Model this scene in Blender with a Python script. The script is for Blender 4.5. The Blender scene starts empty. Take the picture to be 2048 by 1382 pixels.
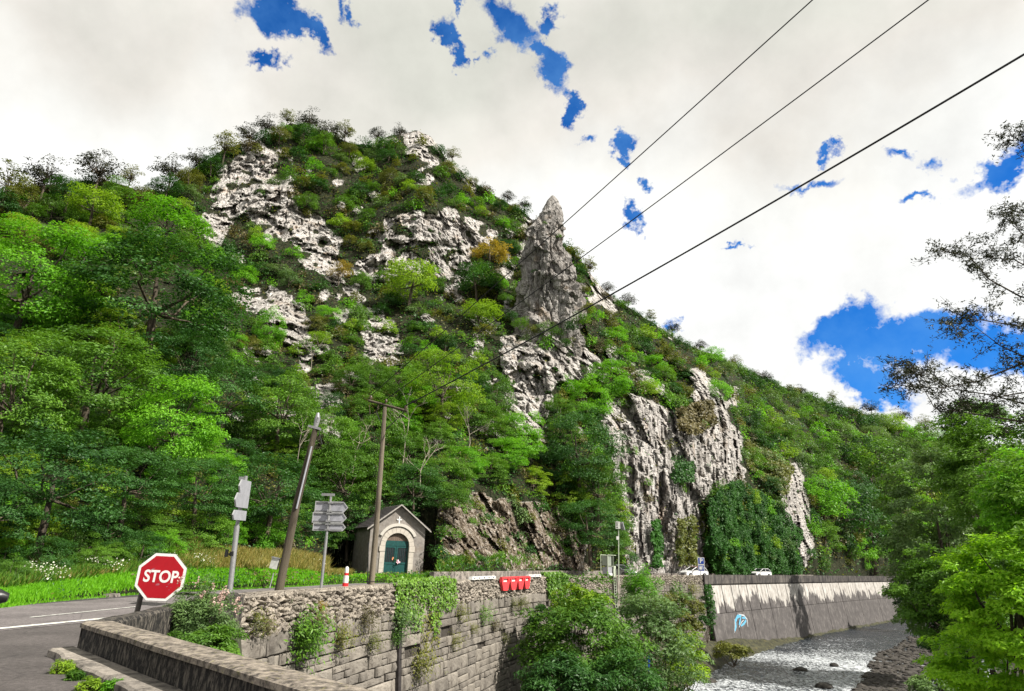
import bpy, bmesh, math, random
import numpy as np
from mathutils import Vector, Matrix
R = math.radians
scene = bpy.context.scene
C = scene.collection
rng = np.random.default_rng(7)
random.seed(7)

# ------------------------------------------------------------------ camera
EYE = Vector((0, 0, 1.65))
FPX = 1323.0
TH, RO = R(18.0), R(1.66)
Fw = Vector((0, math.cos(TH), math.sin(TH)))
Ri = Vector((1, 0, 0)); Up = Vector((0, -math.sin(TH), math.cos(TH)))
Rc = Ri * math.cos(RO) + Up * math.sin(RO)
Uc = Up * math.cos(RO) - Ri * math.sin(RO)
cam_d = bpy.data.cameras.new('camera'); cam = bpy.data.objects.new('camera', cam_d); C.objects.link(cam)
cam_d.sensor_width = 36; cam_d.lens = 36 * FPX / 2048; cam_d.clip_start = .1; cam_d.clip_end = 6000
M = Matrix((Rc, Uc, -Fw)).transposed().to_4x4(); M.translation = EYE
cam.matrix_world = M
scene.camera = cam

# ------------------------------------------------------------------ helpers: nodes
def N(nt, typ, ins=None, **kw):
    n = nt.nodes.new(typ)
    for k, v in kw.items(): setattr(n, k, v)
    if ins:
        for k, v in ins.items():
            if hasattr(v, 'is_output') or isinstance(v, bpy.types.NodeSocket): nt.links.new(v, n.inputs[k])
            else: n.inputs[k].default_value = v
    return n
def ramp(nt, fac, stops, interp='LINEAR'):
    n = nt.nodes.new('ShaderNodeValToRGB'); nt.links.new(fac, n.inputs[0])
    n.color_ramp.interpolation = interp
    els = n.color_ramp.elements
    while len(els) > 1: els.remove(els[-1])
    for i, (p, c) in enumerate(stops):
        e = els[0] if i == 0 else els.new(p)
        e.position = p; e.color = (c[0], c[1], c[2], 1) if not isinstance(c, (int, float)) else (c, c, c, 1)
    return n.outputs[0]
def math_(nt, op, a, b=0.0, c=None, clamp=False):
    n = N(nt, 'ShaderNodeMath', {0: a, 1: b}, operation=op, use_clamp=clamp)
    if c is not None:
        if isinstance(c, bpy.types.NodeSocket): nt.links.new(c, n.inputs[2])
        else: n.inputs[2].default_value = c
    return n.outputs[0]
def mix(nt, f, a, b, mode='MIX'):
    n = nt.nodes.new('ShaderNodeMix'); n.data_type = 'RGBA'; n.blend_type = mode
    for s, v in ((n.inputs[0], f), (n.inputs[6], a), (n.inputs[7], b)):
        if isinstance(v, bpy.types.NodeSocket): nt.links.new(v, s)
        elif isinstance(v, (int, float)): s.default_value = v
        else: s.default_value = (v[0], v[1], v[2], 1)
    return n.outputs[2]

def rayv(px, py):
    return Fw + Rc * ((px - 1024) / FPX) + Uc * ((691 - py) / FPX)
def AT(px, py, Y):
    r = rayv(px, py); return EYE + r * (Y / r.y)
def G(px, py, z=0.0):
    r = rayv(px, py); return EYE + r * ((z - EYE.z) / r.z)
def XZ(px, Y, z):
    # point with depth Y and height z seen in picture column px
    lo, hi = -4000.0, 5000.0
    for _ in range(50):
        m = (lo + hi) / 2
        if AT(px, m, Y).z > z: lo = m
        else: hi = m
    return AT(px, (lo + hi) / 2, Y)
def proj(p):
    d = Vector(p) - EYE; w = d.dot(Fw)
    return 1024 + FPX * d.dot(Rc) / w, 691 - FPX * d.dot(Uc) / w

# ------------------------------------------------------------------ world: cloudy sky with blue gaps
SUN_DIR = Vector((0.80, -0.34, 0.86)).normalized()
wd = bpy.data.worlds.new('World'); scene.world = wd; wd.use_nodes = True
nt = wd.node_tree; nt.nodes.clear()
out = nt.nodes.new('ShaderNodeOutputWorld')
tc = nt.nodes.new('ShaderNodeTexCoord')
sky = N(nt, 'ShaderNodeTexSky', sky_type='NISHITA'); sky.sun_disc = False
sky.sun_elevation = math.asin(SUN_DIR.z); sky.sun_rotation = math.atan2(SUN_DIR.x, SUN_DIR.y)
sky.altitude = 500; sky.air_density = 1.0; sky.dust_density = .3; sky.ozone_density = 3
blue = mix(nt, 1.0, sky.outputs[0], (0.15, 0.78, 1.55), 'MULTIPLY')
gen = tc.outputs['Generated']
nb = N(nt, 'ShaderNodeTexNoise', {'Vector': gen, 'Scale': 9.0, 'Detail': 5.0, 'Roughness': .6})
blue = mix(nt, ramp(nt, nb.outputs[0], [(.40, 0), (.75, .45)]), blue, (1.6, 4.2, 8.5))
n1 = N(nt, 'ShaderNodeTexNoise', {'Vector': gen, 'Scale': 7.0, 'Detail': 6.0, 'Roughness': .68}, noise_dimensions='3D')
off = N(nt, 'ShaderNodeVectorMath', {0: n1.outputs['Color'], 1: (.5, .5, .5)}, operation='SUBTRACT')
off2 = N(nt, 'ShaderNodeVectorMath', {0: off.outputs[0]}, operation='SCALE'); off2.inputs['Scale'].default_value = .16
warp = N(nt, 'ShaderNodeVectorMath', {0: gen, 1: off2.outputs[0]}, operation='ADD').outputs[0]
acc = None
def gap(px, py, rx, ry, ang=0, k=1.0):
    global acc
    c = rayv(px, py).normalized()
    e1 = (rayv(px + 60 * math.cos(R(ang)), py + 60 * math.sin(R(ang))).normalized() - c); e1 -= c * e1.dot(c); e1.normalize()
    e2 = c.cross(e1).normalized()
    rot = Matrix((e1, e2, c)).transposed().to_euler('XYZ')
    s = 1.0 / rayv(px, py).length / FPX
    m = N(nt, 'ShaderNodeMapping', {'Vector': warp, 'Location': c, 'Rotation': rot, 'Scale': (rx * s, ry * s, .3)}, vector_type='TEXTURE')
    l = N(nt, 'ShaderNodeVectorMath', {0: m.outputs[0]}, operation='LENGTH').outputs['Value']
    d = math_(nt, 'SUBTRACT', 1.0, l)
    if k != 1: d = math_(nt, 'MULTIPLY', d, k)
    acc = d if acc is None else math_(nt, 'MAXIMUM', acc, d)
for g in [(575, 30, 62, 42, 40), (625, 85, 48, 26, 55), (545, 115, 40, 24, 20), (692, 35, 24, 14, 75, .5), (715, 40, 20, 12, 80, .6),
          (892, 75, 52, 22, 60), (915, 125, 36, 16, 70), (893, 20, 24, 12, 80, .6), (978, 108, 22, 14, 0, .5), (955, 135, 22, 8, 120, .4),
          (1020, 30, 84, 46, 30), (1105, 22, 24, 30, 60, .9), (1112, 135, 56, 38, 75), (1130, 215, 40, 20, 75), (1090, 90, 34, 24, 40),
          (1245, 300, 36, 20, 100, .9), (1240, 335, 22, 14, 0, .8), (1268, 440, 26, 22, 0, .8), (1282, 372, 16, 14, 0, .6), (1158, 300, 22, 10, 0, .5),
          (1600, 365, 66, 14, -12, .5), (1612, 297, 26, 15, 20, .7), (1650, 292, 50, 9, 0, .4), (1805, 318, 46, 15, 5, .6), (1890, 335, 28, 20, 70, .5),
          (1990, 335, 90, 26, -32, .75), (1860, 408, 30, 12, -20, .6), (1476, 507, 22, 8, 0, .5),
          (1700, 655, 96, 46, -15), (1790, 690, 165, 50, 8), (1880, 690, 90, 60, 0), (1740, 740, 90, 44, 10), (1775, 785, 70, 34, 30), (1960, 700, 110, 70, 0), (2060, 720, 90, 60, 0), (1340, 652, 26, 12, 20, .5),
          (-500, 100, 160, 60, 10), (2500, 0, 200, 80, -20), (1500, -700, 260, 100, 30), (400, -600, 200, 60, -10)]:
    gap(*g)
n2 = N(nt, 'ShaderNodeTexNoise', {'Vector': gen, 'Scale': 26.0, 'Detail': 6.0, 'Roughness': .65})
wisp = math_(nt, 'MULTIPLY', math_(nt, 'SUBTRACT', n2.outputs[0], .5), 1.1)
gm = math_(nt, 'ADD', acc, wisp)
gapm = ramp(nt, gm, [(0.0, 0), (.12, .22), (.22, .55), (.42, 1)])
# cloud tone: warm grey bellies and white parts
n3 = N(nt, 'ShaderNodeTexNoise', {'Vector': gen, 'Scale': 2.1, 'Detail': 5.0, 'Roughness': .55})
sepn = N(nt, 'ShaderNodeSeparateXYZ', {0: gen})
el = math_(nt, 'MULTIPLY', math_(nt, 'SUBTRACT', sepn.outputs[2], .53), 1.5)
ct = math_(nt, 'ADD', n3.outputs[0], math_(nt, 'MULTIPLY', el, 1.0))
cloud = ramp(nt, ct, [(.36, (.97, .975, .96)), (.50, (.92, .92, .885)), (.66, (.83, .80, .74)), (.82, (.72, .72, .65))])
n4 = N(nt, 'ShaderNodeTexNoise', {'Vector': gen, 'Scale': 5.0, 'Detail': 7.0, 'Roughness': .6})
cloud = mix(nt, 1.0, cloud, ramp(nt, n4.outputs[0], [(.3, .84), (.62, 1.05)]), 'MULTIPLY')
bg1 = N(nt, 'ShaderNodeBackground', {'Color': blue, 'Strength': .062})
bg2 = N(nt, 'ShaderNodeBackground', {'Color': cloud, 'Strength': .61})
ms = N(nt, 'ShaderNodeMixShader', {0: gapm, 1: bg2.outputs[0], 2: bg1.outputs[0]})
nt.links.new(ms.outputs[0], out.inputs[0])
wd.cycles.sampling_method = 'MANUAL'; wd.cycles.sample_map_resolution = 256

sl = bpy.data.lights.new('sun', 'SUN'); sl.energy = 5.0; sl.angle = R(.6); sl.color = (1, .95, .86)
so = bpy.data.objects.new('sun', sl); C.objects.link(so)
so.rotation_euler = (-SUN_DIR).to_track_quat('-Z', 'Y').to_euler(); so.location = (40, -20, 60)
scene.view_settings.view_transform = 'Standard'; scene.view_settings.look = 'None'
scene.view_settings.exposure = 0.85; scene.view_settings.gamma = 1; scene.view_settings.use_curve_mapping = False
scene.cycles.max_bounces = 6; scene.cycles.diffuse_bounces = 3; scene.cycles.glossy_bounces = 2
scene.cycles.transmission_bounces = 3; scene.cycles.transparent_max_bounces = 4
scene.cycles.use_adaptive_sampling = True

# ------------------------------------------------------------------ helpers: objects
def tag(o, label=None, cat=None, group=None, kind=None):
    if label: o['label'] = label
    if cat: o['category'] = cat
    if group: o['group'] = group
    if kind: o['kind'] = kind
    return o
def empty(name, loc, label, cat, group=None, rz=0):
    o = bpy.data.objects.new(name, None); C.objects.link(o)
    o.location = loc; o.rotation_euler = (0, 0, rz); o.empty_display_size = .2
    return tag(o, label, cat, group)
def link(name, me, parent=None, mat=None):
    if mat is not None and not me.materials: me.materials.append(mat)
    o = bpy.data.objects.new(name, me); C.objects.link(o)
    if parent: o.parent = parent
    return o
class MB:
    def __init__(s): s.v = []; s.f = []; s.sm = []
    def add(s, vs, fs, smooth=False):
        b = len(s.v); s.v += [tuple(v) for v in vs]; s.f += [tuple(b + i for i in f) for f in fs]; s.sm += [smooth] * len(fs)
    def box(s, lo, hi, M=None, top=1.0):
        x0, y0, z0 = lo; x1, y1, z1 = hi
        cx, cy = (x0 + x1) / 2, (y0 + y1) / 2
        vs = [(x0, y0, z0), (x1, y0, z0), (x1, y1, z0), (x0, y1, z0)] + [(cx + (x - cx) * top, cy + (y - cy) * top, z1) for x, y in ((x0, y0), (x1, y0), (x1, y1), (x0, y1))]
        if M is not None: vs = [M @ Vector(v) for v in vs]
        s.add(vs, [(0, 3, 2, 1), (4, 5, 6, 7), (0, 1, 5, 4), (1, 2, 6, 5), (2, 3, 7, 6), (3, 0, 4, 7)])
    def tube(s, pts, rads, n=8, cap=True, smooth=True):
        pts = [Vector(p) for p in pts]
        if isinstance(rads, (int, float)): rads = [rads] * len(pts)
        vs = []; ref = None
        for i, p in enumerate(pts):
            t = (pts[min(i + 1, len(pts) - 1)] - pts[max(i - 1, 0)]).normalized()
            if ref is None: ref = Vector((1, 0, 0)) if abs(t.x) < .8 else Vector((0, 1, 0))
            a = (ref - t * ref.dot(t)).normalized(); b = t.cross(a); ref = a
            for k in range(n):
                th = 2 * math.pi * k / n
                vs.append(p + (a * math.cos(th) + b * math.sin(th)) * rads[i])
        fs = []
        for i in range(len(pts) - 1):
            for k in range(n):
                k2 = (k + 1) % n
                fs.append((i * n + k, i * n + k2, (i + 1) * n + k2, (i + 1) * n + k))
        s.add(vs, fs, smooth)
        if cap:
            L = (len(pts) - 1) * n
            s.add(vs[:n], [tuple(reversed(range(n)))]); s.add(vs[L:], [tuple(range(n))])
    def prism(s, poly, y0, y1, M=None):
        # polygon in xz-plane extruded along y
        n = len(poly)
        vs = [Vector((x, y0, z)) for x, z in poly] + [Vector((x, y1, z)) for x, z in poly]
        if M is not None: vs = [M @ v for v in vs]
        s.add(vs, [tuple(range(n)), tuple(range(2 * n - 1, n - 1, -1))] + [(i, n + i, n + (i + 1) % n, (i + 1) % n) for i in range(n)])
    def mesh(s, name, mat=None):
        me = bpy.data.meshes.new(name); me.from_pydata(s.v, [], s.f); me.update()
        me.polygons.foreach_set('use_smooth', s.sm)
        bm = bmesh.new(); bm.from_mesh(me); bmesh.ops.recalc_face_normals(bm, faces=bm.faces); bm.to_mesh(me); bm.free()
        if mat: me.materials.append(mat)
        return me
    def build(s, name, mat, parent=None):
        return link(name, s.mesh(name, mat), parent)
def np_mesh(name, V, F, mat=None, smooth=False, attrs=None):
    V = np.asarray(V, np.float32); F = np.asarray(F, np.int32)
    me = bpy.data.meshes.new(name); k = F.shape[1]
    me.vertices.add(len(V)); me.vertices.foreach_set('co', V.ravel())
    me.loops.add(F.size); me.loops.foreach_set('vertex_index', F.ravel())
    me.polygons.add(len(F)); me.polygons.foreach_set('loop_start', np.arange(0, F.size, k, dtype=np.int32))
    me.polygons.foreach_set('use_smooth', np.full(len(F), smooth))
    if attrs:
        for an, av in attrs.items():
            a = me.attributes.new(an, 'FLOAT', 'POINT'); a.data.foreach_set('value', np.asarray(av, np.float32))
    me.update(calc_edges=True); me.validate()
    if mat: me.materials.append(mat)
    return me

# ------------------------------------------------------------------ noise (numpy)
def _h(ix, iy, iz, s):
    h = (ix.astype(np.int64) * 374761393 + iy.astype(np.int64) * 668265263 + iz.astype(np.int64) * 2147483647 + s * 974711) & 0xffffffff
    h = ((h ^ (h >> 13)) * 1274126177) & 0xffffffff
    h = ((h ^ (h >> 16)) * 2246822519) & 0xffffffff
    return ((h ^ (h >> 15)) & 0xffffff) / float(0xffffff) * 2 - 1
def vnoise(P, s=0):
    I = np.floor(P).astype(np.int64); f = P - I; f = f * f * (3 - 2 * f)
    r = 0
    for dx in (0, 1):
        wx = f[..., 0] if dx else 1 - f[..., 0]
        for dy in (0, 1):
            wy = f[..., 1] if dy else 1 - f[..., 1]
            for dz in (0, 1):
                wz = f[..., 2] if dz else 1 - f[..., 2]
                r = r + wx * wy * wz * _h(I[..., 0] + dx, I[..., 1] + dy, I[..., 2] + dz, s)
    return r
def fbm(P, o=4, s=0, g=.5, ridged=False):
    a, t, r = 1.0, 0.0, 0
    for i in range(o):
        n = vnoise(P * (2.03 ** i) + 17.3 * i, s + i)
        if ridged: n = 1 - 2 * np.abs(n)
        r = r + a * n; t += a; a *= g
    return r / t

# ------------------------------------------------------------------ materials
def mat(name):
    m = bpy.data.materials.new(name); m.use_nodes = True; m.node_tree.nodes.clear()
    o = m.node_tree.nodes.new('ShaderNodeOutputMaterial'); return m, m.node_tree, o
def pbr(nt, o, col, rough=.8, bump=None, bs=.3, bd=.02, metal=0.0, spec=.3):
    p = nt.nodes.new('ShaderNodeBsdfPrincipled')
    for k, v in (('Base Color', col), ('Roughness', rough), ('Metallic', metal), ('Specular IOR Level', spec)):
        if isinstance(v, bpy.types.NodeSocket): nt.links.new(v, p.inputs[k])
        elif k == 'Base Color': p.inputs[k].default_value = (*v, 1)
        else: p.inputs[k].default_value = v
    if bump is not None:
        b = N(nt, 'ShaderNodeBump', {'Height': bump, 'Strength': bs, 'Distance': bd}); nt.links.new(b.outputs[0], p.inputs['Normal'])
    nt.links.new(p.outputs[0], o.inputs[0]); return p
def simple(name, c, rough=.6, metal=0.0, var=.25, scale=6.0, bs=.2, spec=.3, coord='Object', dirt=None):
    m, nt, o = mat(name); tc = nt.nodes.new('ShaderNodeTexCoord')
    n = N(nt, 'ShaderNodeTexNoise', {'Vector': tc.outputs[coord], 'Scale': scale, 'Detail': 6.0, 'Roughness': .65})
    lo = tuple(x * (1 - var) for x in c); hi = tuple(min(1, x * (1 + var)) for x in c)
    col = ramp(nt, n.outputs[0], [(.3, lo), (.7, hi)])
    if dirt:
        n2_ = N(nt, 'ShaderNodeTexNoise', {'Vector': tc.outputs[coord], 'Scale': scale * .45, 'Detail': 8.0, 'Roughness': .75})
        col = mix(nt, ramp(nt, n2_.outputs[0], [(.5, 0), (.62, 1)]), col, dirt)
    pbr(nt, o, col, rough, n.outputs[0], bs, .02, metal, spec); return m
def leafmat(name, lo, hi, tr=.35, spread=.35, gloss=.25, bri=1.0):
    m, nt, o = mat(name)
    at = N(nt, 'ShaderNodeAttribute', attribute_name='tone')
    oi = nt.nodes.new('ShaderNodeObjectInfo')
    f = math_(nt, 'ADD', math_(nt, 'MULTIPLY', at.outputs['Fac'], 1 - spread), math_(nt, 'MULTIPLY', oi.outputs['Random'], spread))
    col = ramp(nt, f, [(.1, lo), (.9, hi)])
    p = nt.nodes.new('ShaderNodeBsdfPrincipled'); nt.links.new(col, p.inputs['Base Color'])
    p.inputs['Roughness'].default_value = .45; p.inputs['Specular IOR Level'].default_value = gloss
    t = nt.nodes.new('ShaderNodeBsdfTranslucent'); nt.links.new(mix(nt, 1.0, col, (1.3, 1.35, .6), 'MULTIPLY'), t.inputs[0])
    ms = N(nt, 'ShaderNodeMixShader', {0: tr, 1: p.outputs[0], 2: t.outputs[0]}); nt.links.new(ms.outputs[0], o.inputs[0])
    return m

def rock_material(name, soil=True):
    m, nt, o = mat(name); tc = nt.nodes.new('ShaderNodeTexCoord'); ob = tc.outputs['Object']
    mp = N(nt, 'ShaderNodeMapping', {'Vector': ob, 'Scale': (1, 1, .28)})
    big = N(nt, 'ShaderNodeTexNoise', {'Vector': ob, 'Scale': .16, 'Detail': 5.0, 'Roughness': .6})
    streak = N(nt, 'ShaderNodeTexNoise', {'Vector': mp.outputs[0], 'Scale': .85, 'Detail': 8.0, 'Roughness': .72, 'Distortion': .5})
    fine = N(nt, 'ShaderNodeTexNoise', {'Vector': ob, 'Scale': 2.2, 'Detail': 8.0, 'Roughness': .75})
    vo = N(nt, 'ShaderNodeTexVoronoi', {'Vector': mp.outputs[0], 'Scale': 1.1, 'Randomness': 1.0}, feature='DISTANCE_TO_EDGE')
    wv = N(nt, 'ShaderNodeMixRGB', {0: .35, 1: mp.outputs[0], 2: fine.outputs['Color']})
    nt.links.new(wv.outputs[0], vo.inputs['Vector'])
    base = ramp(nt, streak.outputs[0], [(.30, (.05, .046, .040)), (.37, (.17, .155, .14)), (.43, (.42, .39, .365)), (.53, (.55, .52, .495)), (.75, (.66, .635, .61))])
    base = mix(nt, ramp(nt, big.outputs[0], [(.48, 0), (.68, .5)]), base, (.19, .17, .155))
    base = mix(nt, ramp(nt, fine.outputs[0], [(.34, .8), (.46, 0)]), base, (.06, .055, .045))
    cr = ramp(nt, vo.outputs['Distance'], [(0.0, .75), (.05, 0)])
    base = mix(nt, cr, base, (.05, .045, .038)) if soil else mix(nt, .42, mix(nt, cr, base, (.05, .045, .038)), (.10, .09, .08))
    warm = N(nt, 'ShaderNodeTexNoise', {'Vector': ob, 'Scale': .35, 'Detail': 4.0})
    base = mix(nt, ramp(nt, warm.outputs[0], [(.58, 0), (.75, .5)]), base, (.40, .27, .16))
    if soil:
        at = N(nt, 'ShaderNodeAttribute', attribute_name='rock'); eb = N(nt, 'ShaderNodeAttribute', attribute_name='earth')
        sc = ramp(nt, fine.outputs[0], [(.3, (.008, .012, .005)), (.5, (.020, .026, .010)), (.60, (.045, .040, .022)), (.70, (.14, .12, .09))])
        k = math_(nt, 'ADD', at.outputs['Fac'], math_(nt, 'MULTIPLY', math_(nt, 'SUBTRACT', fine.outputs[0], .5), 1.2))
        brown = ramp(nt, fine.outputs[0], [(.34, (.018, .016, .010)), (.45, (.085, .062, .038)), (.51, (.22, .175, .13)), (.57, (.38, .335, .29)), (.66, (.60, .56, .52))])
        base = mix(nt, eb.outputs['Fac'], base, brown)
        base = mix(nt, ramp(nt, k, [(.38, 0), (.52, 1)]), sc, base)
    h = math_(nt, 'ADD', math_(nt, 'MULTIPLY', streak.outputs[0], 1.2), fine.outputs[0])
    h = math_(nt, 'ADD', h, math_(nt, 'MULTIPLY', ramp(nt, vo.outputs['Distance'], [(0, 0), (.12, 1)]), .5))
    pbr(nt, o, base, .9, h, 1.0, .42, 0, .15)
    return m

def asphalt(name, c):
    m, nt, o = mat(name); tc = nt.nodes.new('ShaderNodeTexCoord'); ob = tc.outputs['Object']
    a = N(nt, 'ShaderNodeTexNoise', {'Vector': ob, 'Scale': 55.0, 'Detail': 3.0, 'Roughness': .8})
    b = N(nt, 'ShaderNodeTexNoise', {'Vector': ob, 'Scale': .7, 'Detail': 6.0, 'Roughness': .6})
    v = N(nt, 'ShaderNodeTexVoronoi', {'Vector': ob, 'Scale': .55}, feature='DISTANCE_TO_EDGE')
    nt.links.new(N(nt, 'ShaderNodeMixRGB', {0: .12, 1: ob, 2: b.outputs['Color']}).outputs[0], v.inputs['Vector'])
    col = ramp(nt, a.outputs[0], [(.3, tuple(x * .55 for x in c)), (.7, tuple(x * 1.5 for x in c))])
    col = mix(nt, 1.0, col, ramp(nt, b.outputs[0], [(.3, .7), (.7, 1.25)]), 'MULTIPLY')
    col = mix(nt, ramp(nt, v.outputs['Distance'], [(0, .35), (.012, 0)]), col, (.02, .02, .02))
    c2 = N(nt, 'ShaderNodeTexNoise', {'Vector': ob, 'Scale': 11.0, 'Detail': 7.0, 'Roughness': .75}); col = mix(nt, 1.0, col, ramp(nt, c2.outputs[0], [(.32, .62), (.5, 1.0), (.68, 1.5)]), 'MULTIPLY')
    pbr(nt, o, col, .85, c2.outputs[0], .6, .012); return m

def concrete(name, c, dark=(.03, .03, .028), thr=(.42, .6), sc=3.0, streakz=.25, moss=None):
    m, nt, o = mat(name); tc = nt.nodes.new('ShaderNodeTexCoord'); ob = tc.outputs['Object']
    mp = N(nt, 'ShaderNodeMapping', {'Vector': ob, 'Scale': (1, 1, streakz)})
    a = N(nt, 'ShaderNodeTexNoise', {'Vector': mp.outputs[0], 'Scale': sc, 'Detail': 9.0, 'Roughness': .72})
    b = N(nt, 'ShaderNodeTexNoise', {'Vector': ob, 'Scale': sc * 9, 'Detail': 5.0, 'Roughness': .7})
    col = ramp(nt, b.outputs[0], [(.3, tuple(x * .75 for x in c)), (.7, tuple(min(1, x * 1.25) for x in c))])
    col = mix(nt, ramp(nt, a.outputs[0], [(thr[0], 1), (thr[1], 0)]), col, dark)
    oi = nt.nodes.new('ShaderNodeObjectInfo'); col = mix(nt, 1.0, col, ramp(nt, oi.outputs['Random'], [(0, (.78, .77, .76)), (1, (1.2, 1.18, 1.14))]), 'MULTIPLY')
    if moss:
        d = N(nt, 'ShaderNodeTexNoise', {'Vector': ob, 'Scale': sc * 1.3, 'Detail': 8.0, 'Roughness': .8})
        col = mix(nt, ramp(nt, d.outputs[0], [(.56, 0), (.64, .8)]), col, moss)
    pbr(nt, o, col, .9, b.outputs[0], .6, .02); return m

M_rock = rock_material('limestone_cliff'); M_pin = rock_material('limestone_pinnacle', False)
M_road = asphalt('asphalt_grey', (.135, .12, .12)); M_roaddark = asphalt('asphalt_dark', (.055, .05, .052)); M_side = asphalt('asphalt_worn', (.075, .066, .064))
M_paint = simple('road_paint', (.62, .62, .58), .7, var=.2, scale=14, dirt=(.25, .24, .23))
M_par = concrete('lichened_concrete', (.185, .165, .14), (.015, .014, .014), (.47, .64), 13, .4)
M_partop = concrete('coping_concrete', (.27, .235, .20), (.05, .043, .038), (.40, .60), 9.0, 1.0, moss=(.25, .23, .10))
M_kerb = concrete('kerb_concrete', (.26, .235, .21), (.06, .055, .05), (.38, .55), 4, 1)
M_block = concrete('ashlar_stone', (.235, .215, .19), (.065, .056, .048), (.36, .62), 1.6, .8)
M_rubble = concrete('rubble_stone', (.35, .315, .27), (.07, .056, .045), (.38, .58), 5.0, 1.0)
M_mortar = simple('dark_mortar', (.042, .036, .030), .95, var=.5, scale=8)
M_band = concrete('stained_beam', (.10, .09, .083), (.02, .019, .02), (.40, .62), 1.0, .5)
def panel_mat(name, damp):
    m, nt, o = mat(name); tc = nt.nodes.new('ShaderNodeTexCoord'); ob = tc.outputs['Object']
    sp = N(nt, 'ShaderNodeSeparateXYZ', {0: ob}); flat = N(nt, 'ShaderNodeMapping', {'Vector': ob, 'Scale': (1, 1, .05)})
    col_n = N(nt, 'ShaderNodeTexNoise', {'Vector': flat.outputs[0], 'Scale': .30, 'Detail': 9.0, 'Roughness': .72})
    a = N(nt, 'ShaderNodeTexNoise', {'Vector': ob, 'Scale': .9, 'Detail': 8.0, 'Roughness': .7}); st = N(nt, 'ShaderNodeMapping', {'Vector': ob, 'Scale': (1, 1, .12)})
    b = N(nt, 'ShaderNodeTexNoise', {'Vector': st.outputs[0], 'Scale': 2.2, 'Detail': 8.0, 'Roughness': .75})
    pale = ramp(nt, a.outputs[0], [(.3, (.27, .25, .23)), (.5, (.39, .37, .345)), (.7, (.48, .46, .435))])
    pale = mix(nt, ramp(nt, b.outputs[0], [(.36, .85), (.54, 0)]), pale, (.13, .115, .10))
    dark = ramp(nt, a.outputs[0], [(.3, (.045, .041, .040)), (.55, (.085, .077, .075)), (.72, (.15, .135, .13))])
    dark = mix(nt, ramp(nt, b.outputs[0], [(.56, 0), (.68, .7)]), dark, (.22, .205, .19))
    h = math_(nt, 'ADD', sp.outputs[2], math_(nt, 'MULTIPLY', math_(nt, 'SUBTRACT', col_n.outputs[0], .5), -12.0))
    h = math_(nt, 'ADD', h, math_(nt, 'MULTIPLY', math_(nt, 'SUBTRACT', a.outputs[0], .5), 1.2))
    f = ramp(nt, math_(nt, 'MULTIPLY', math_(nt, 'ADD', h, damp), .5), [(.45, 0), (.53, 1)])
    col = mix(nt, f, dark, pale); pbr(nt, o, col, .9, a.outputs[0], .4, .04); return m
M_pwhite = panel_mat('panel_pale', 4.6); M_pdark = panel_mat('panel_stained', -4.0)
M_wood = concrete('weathered_wood', (.075, .063, .045), (.035, .028, .02), (.40, .58), 6, .06)
M_woodp = concrete('pale_wood', (.17, .145, .11), (.05, .04, .03), (.36, .55), 6, .06)
M_galv = simple('galvanised_steel', (.27, .27, .27), .5, .5, .2, 12)
M_alu = simple('sign_back_aluminium', (.33, .33, .36), .5, .3, .14, 5)
M_black = simple('black_plastic', (.015, .015, .016), .35, 0, .3, 10)
M_red = simple('red_plastic', (.62, .02, .025), .45, 0, .15, 10)
M_white = simple('white_paint', (.62, .61, .59), .5, 0, .08, 10)
M_render = simple('lime_render', (.215, .195, .178), .95, 0, .35, 3.2, .6, dirt=(.19, .16, .135))
M_slate = simple('slate_roof', (.06, .052, .055), .7, 0, .4, 5, .4)
M_stone = simple('dressed_stone', (.43, .39, .34), .85, 0, .12, 5)
M_green = simple('green_door_paint', (.006, .055, .052), .5, 0, .35, 6)
M_doorw = simple('faded_boards', (.13, .095, .075), .8, 0, .35, 9)
M_glassd = simple('dark_glass', (.012, .014, .016), .12, 0, .2, 4, spec=.6)
M_carw = simple('white_car_paint', (.74, .74, .74), .22, 0, .03, 2, 0, .6)
M_cars = simple('silver_car_paint', (.42, .44, .46), .25, .5, .03, 2, 0, .6)
M_card = simple('dark_car_paint', (.02, .02, .023), .2, 0, .03, 2, 0, .6)
M_tyre = simple('tyre_rubber', (.02, .02, .02), .85)
M_redp = simple('red_car_paint', (.55, .03, .03), .3)
M_cable = simple('black_cable', (.012, .012, .013), .6)
M_bark = concrete('bark', (.12, .095, .07), (.03, .025, .018), (.40, .6), 3, .15)
M_barkp = concrete('pale_bark', (.36, .32, .26), (.12, .10, .08), (.38, .56), 3, .15)
M_blue = simple('blue_sign', (.01, .04, .26), .4, 0, .08)

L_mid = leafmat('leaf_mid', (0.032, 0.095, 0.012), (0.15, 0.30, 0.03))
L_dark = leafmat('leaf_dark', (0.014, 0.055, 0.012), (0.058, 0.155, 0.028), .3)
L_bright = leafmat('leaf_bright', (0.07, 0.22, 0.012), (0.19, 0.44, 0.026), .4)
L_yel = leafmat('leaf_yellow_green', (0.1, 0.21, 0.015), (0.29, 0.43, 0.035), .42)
L_olive = leafmat('leaf_olive', (0.06, 0.085, 0.016), (0.2, 0.2, 0.036), .3)
L_brown = leafmat('leaf_brown_scrub', (0.045, 0.045, 0.018), (0.15, 0.125, 0.05), .2)
L_grey = leafmat('leaf_grey_green', (0.05, 0.105, 0.035), (0.17, 0.27, 0.085), .3)
L_gold = leafmat('leaf_golden', (0.17, 0.13, 0.02), (0.38, 0.27, 0.04), .35)
L_sun = leafmat('leaf_sunlit_yellow', (.15, .33, .015), (.34, .58, .035), .5)  # yellow-green with sunlight put into its colour, for crowns seen from their shaded side
L_sky = leafmat('leaf_dark_sprays', (.016, .020, .010), (.050, .058, .022), .12)
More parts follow.
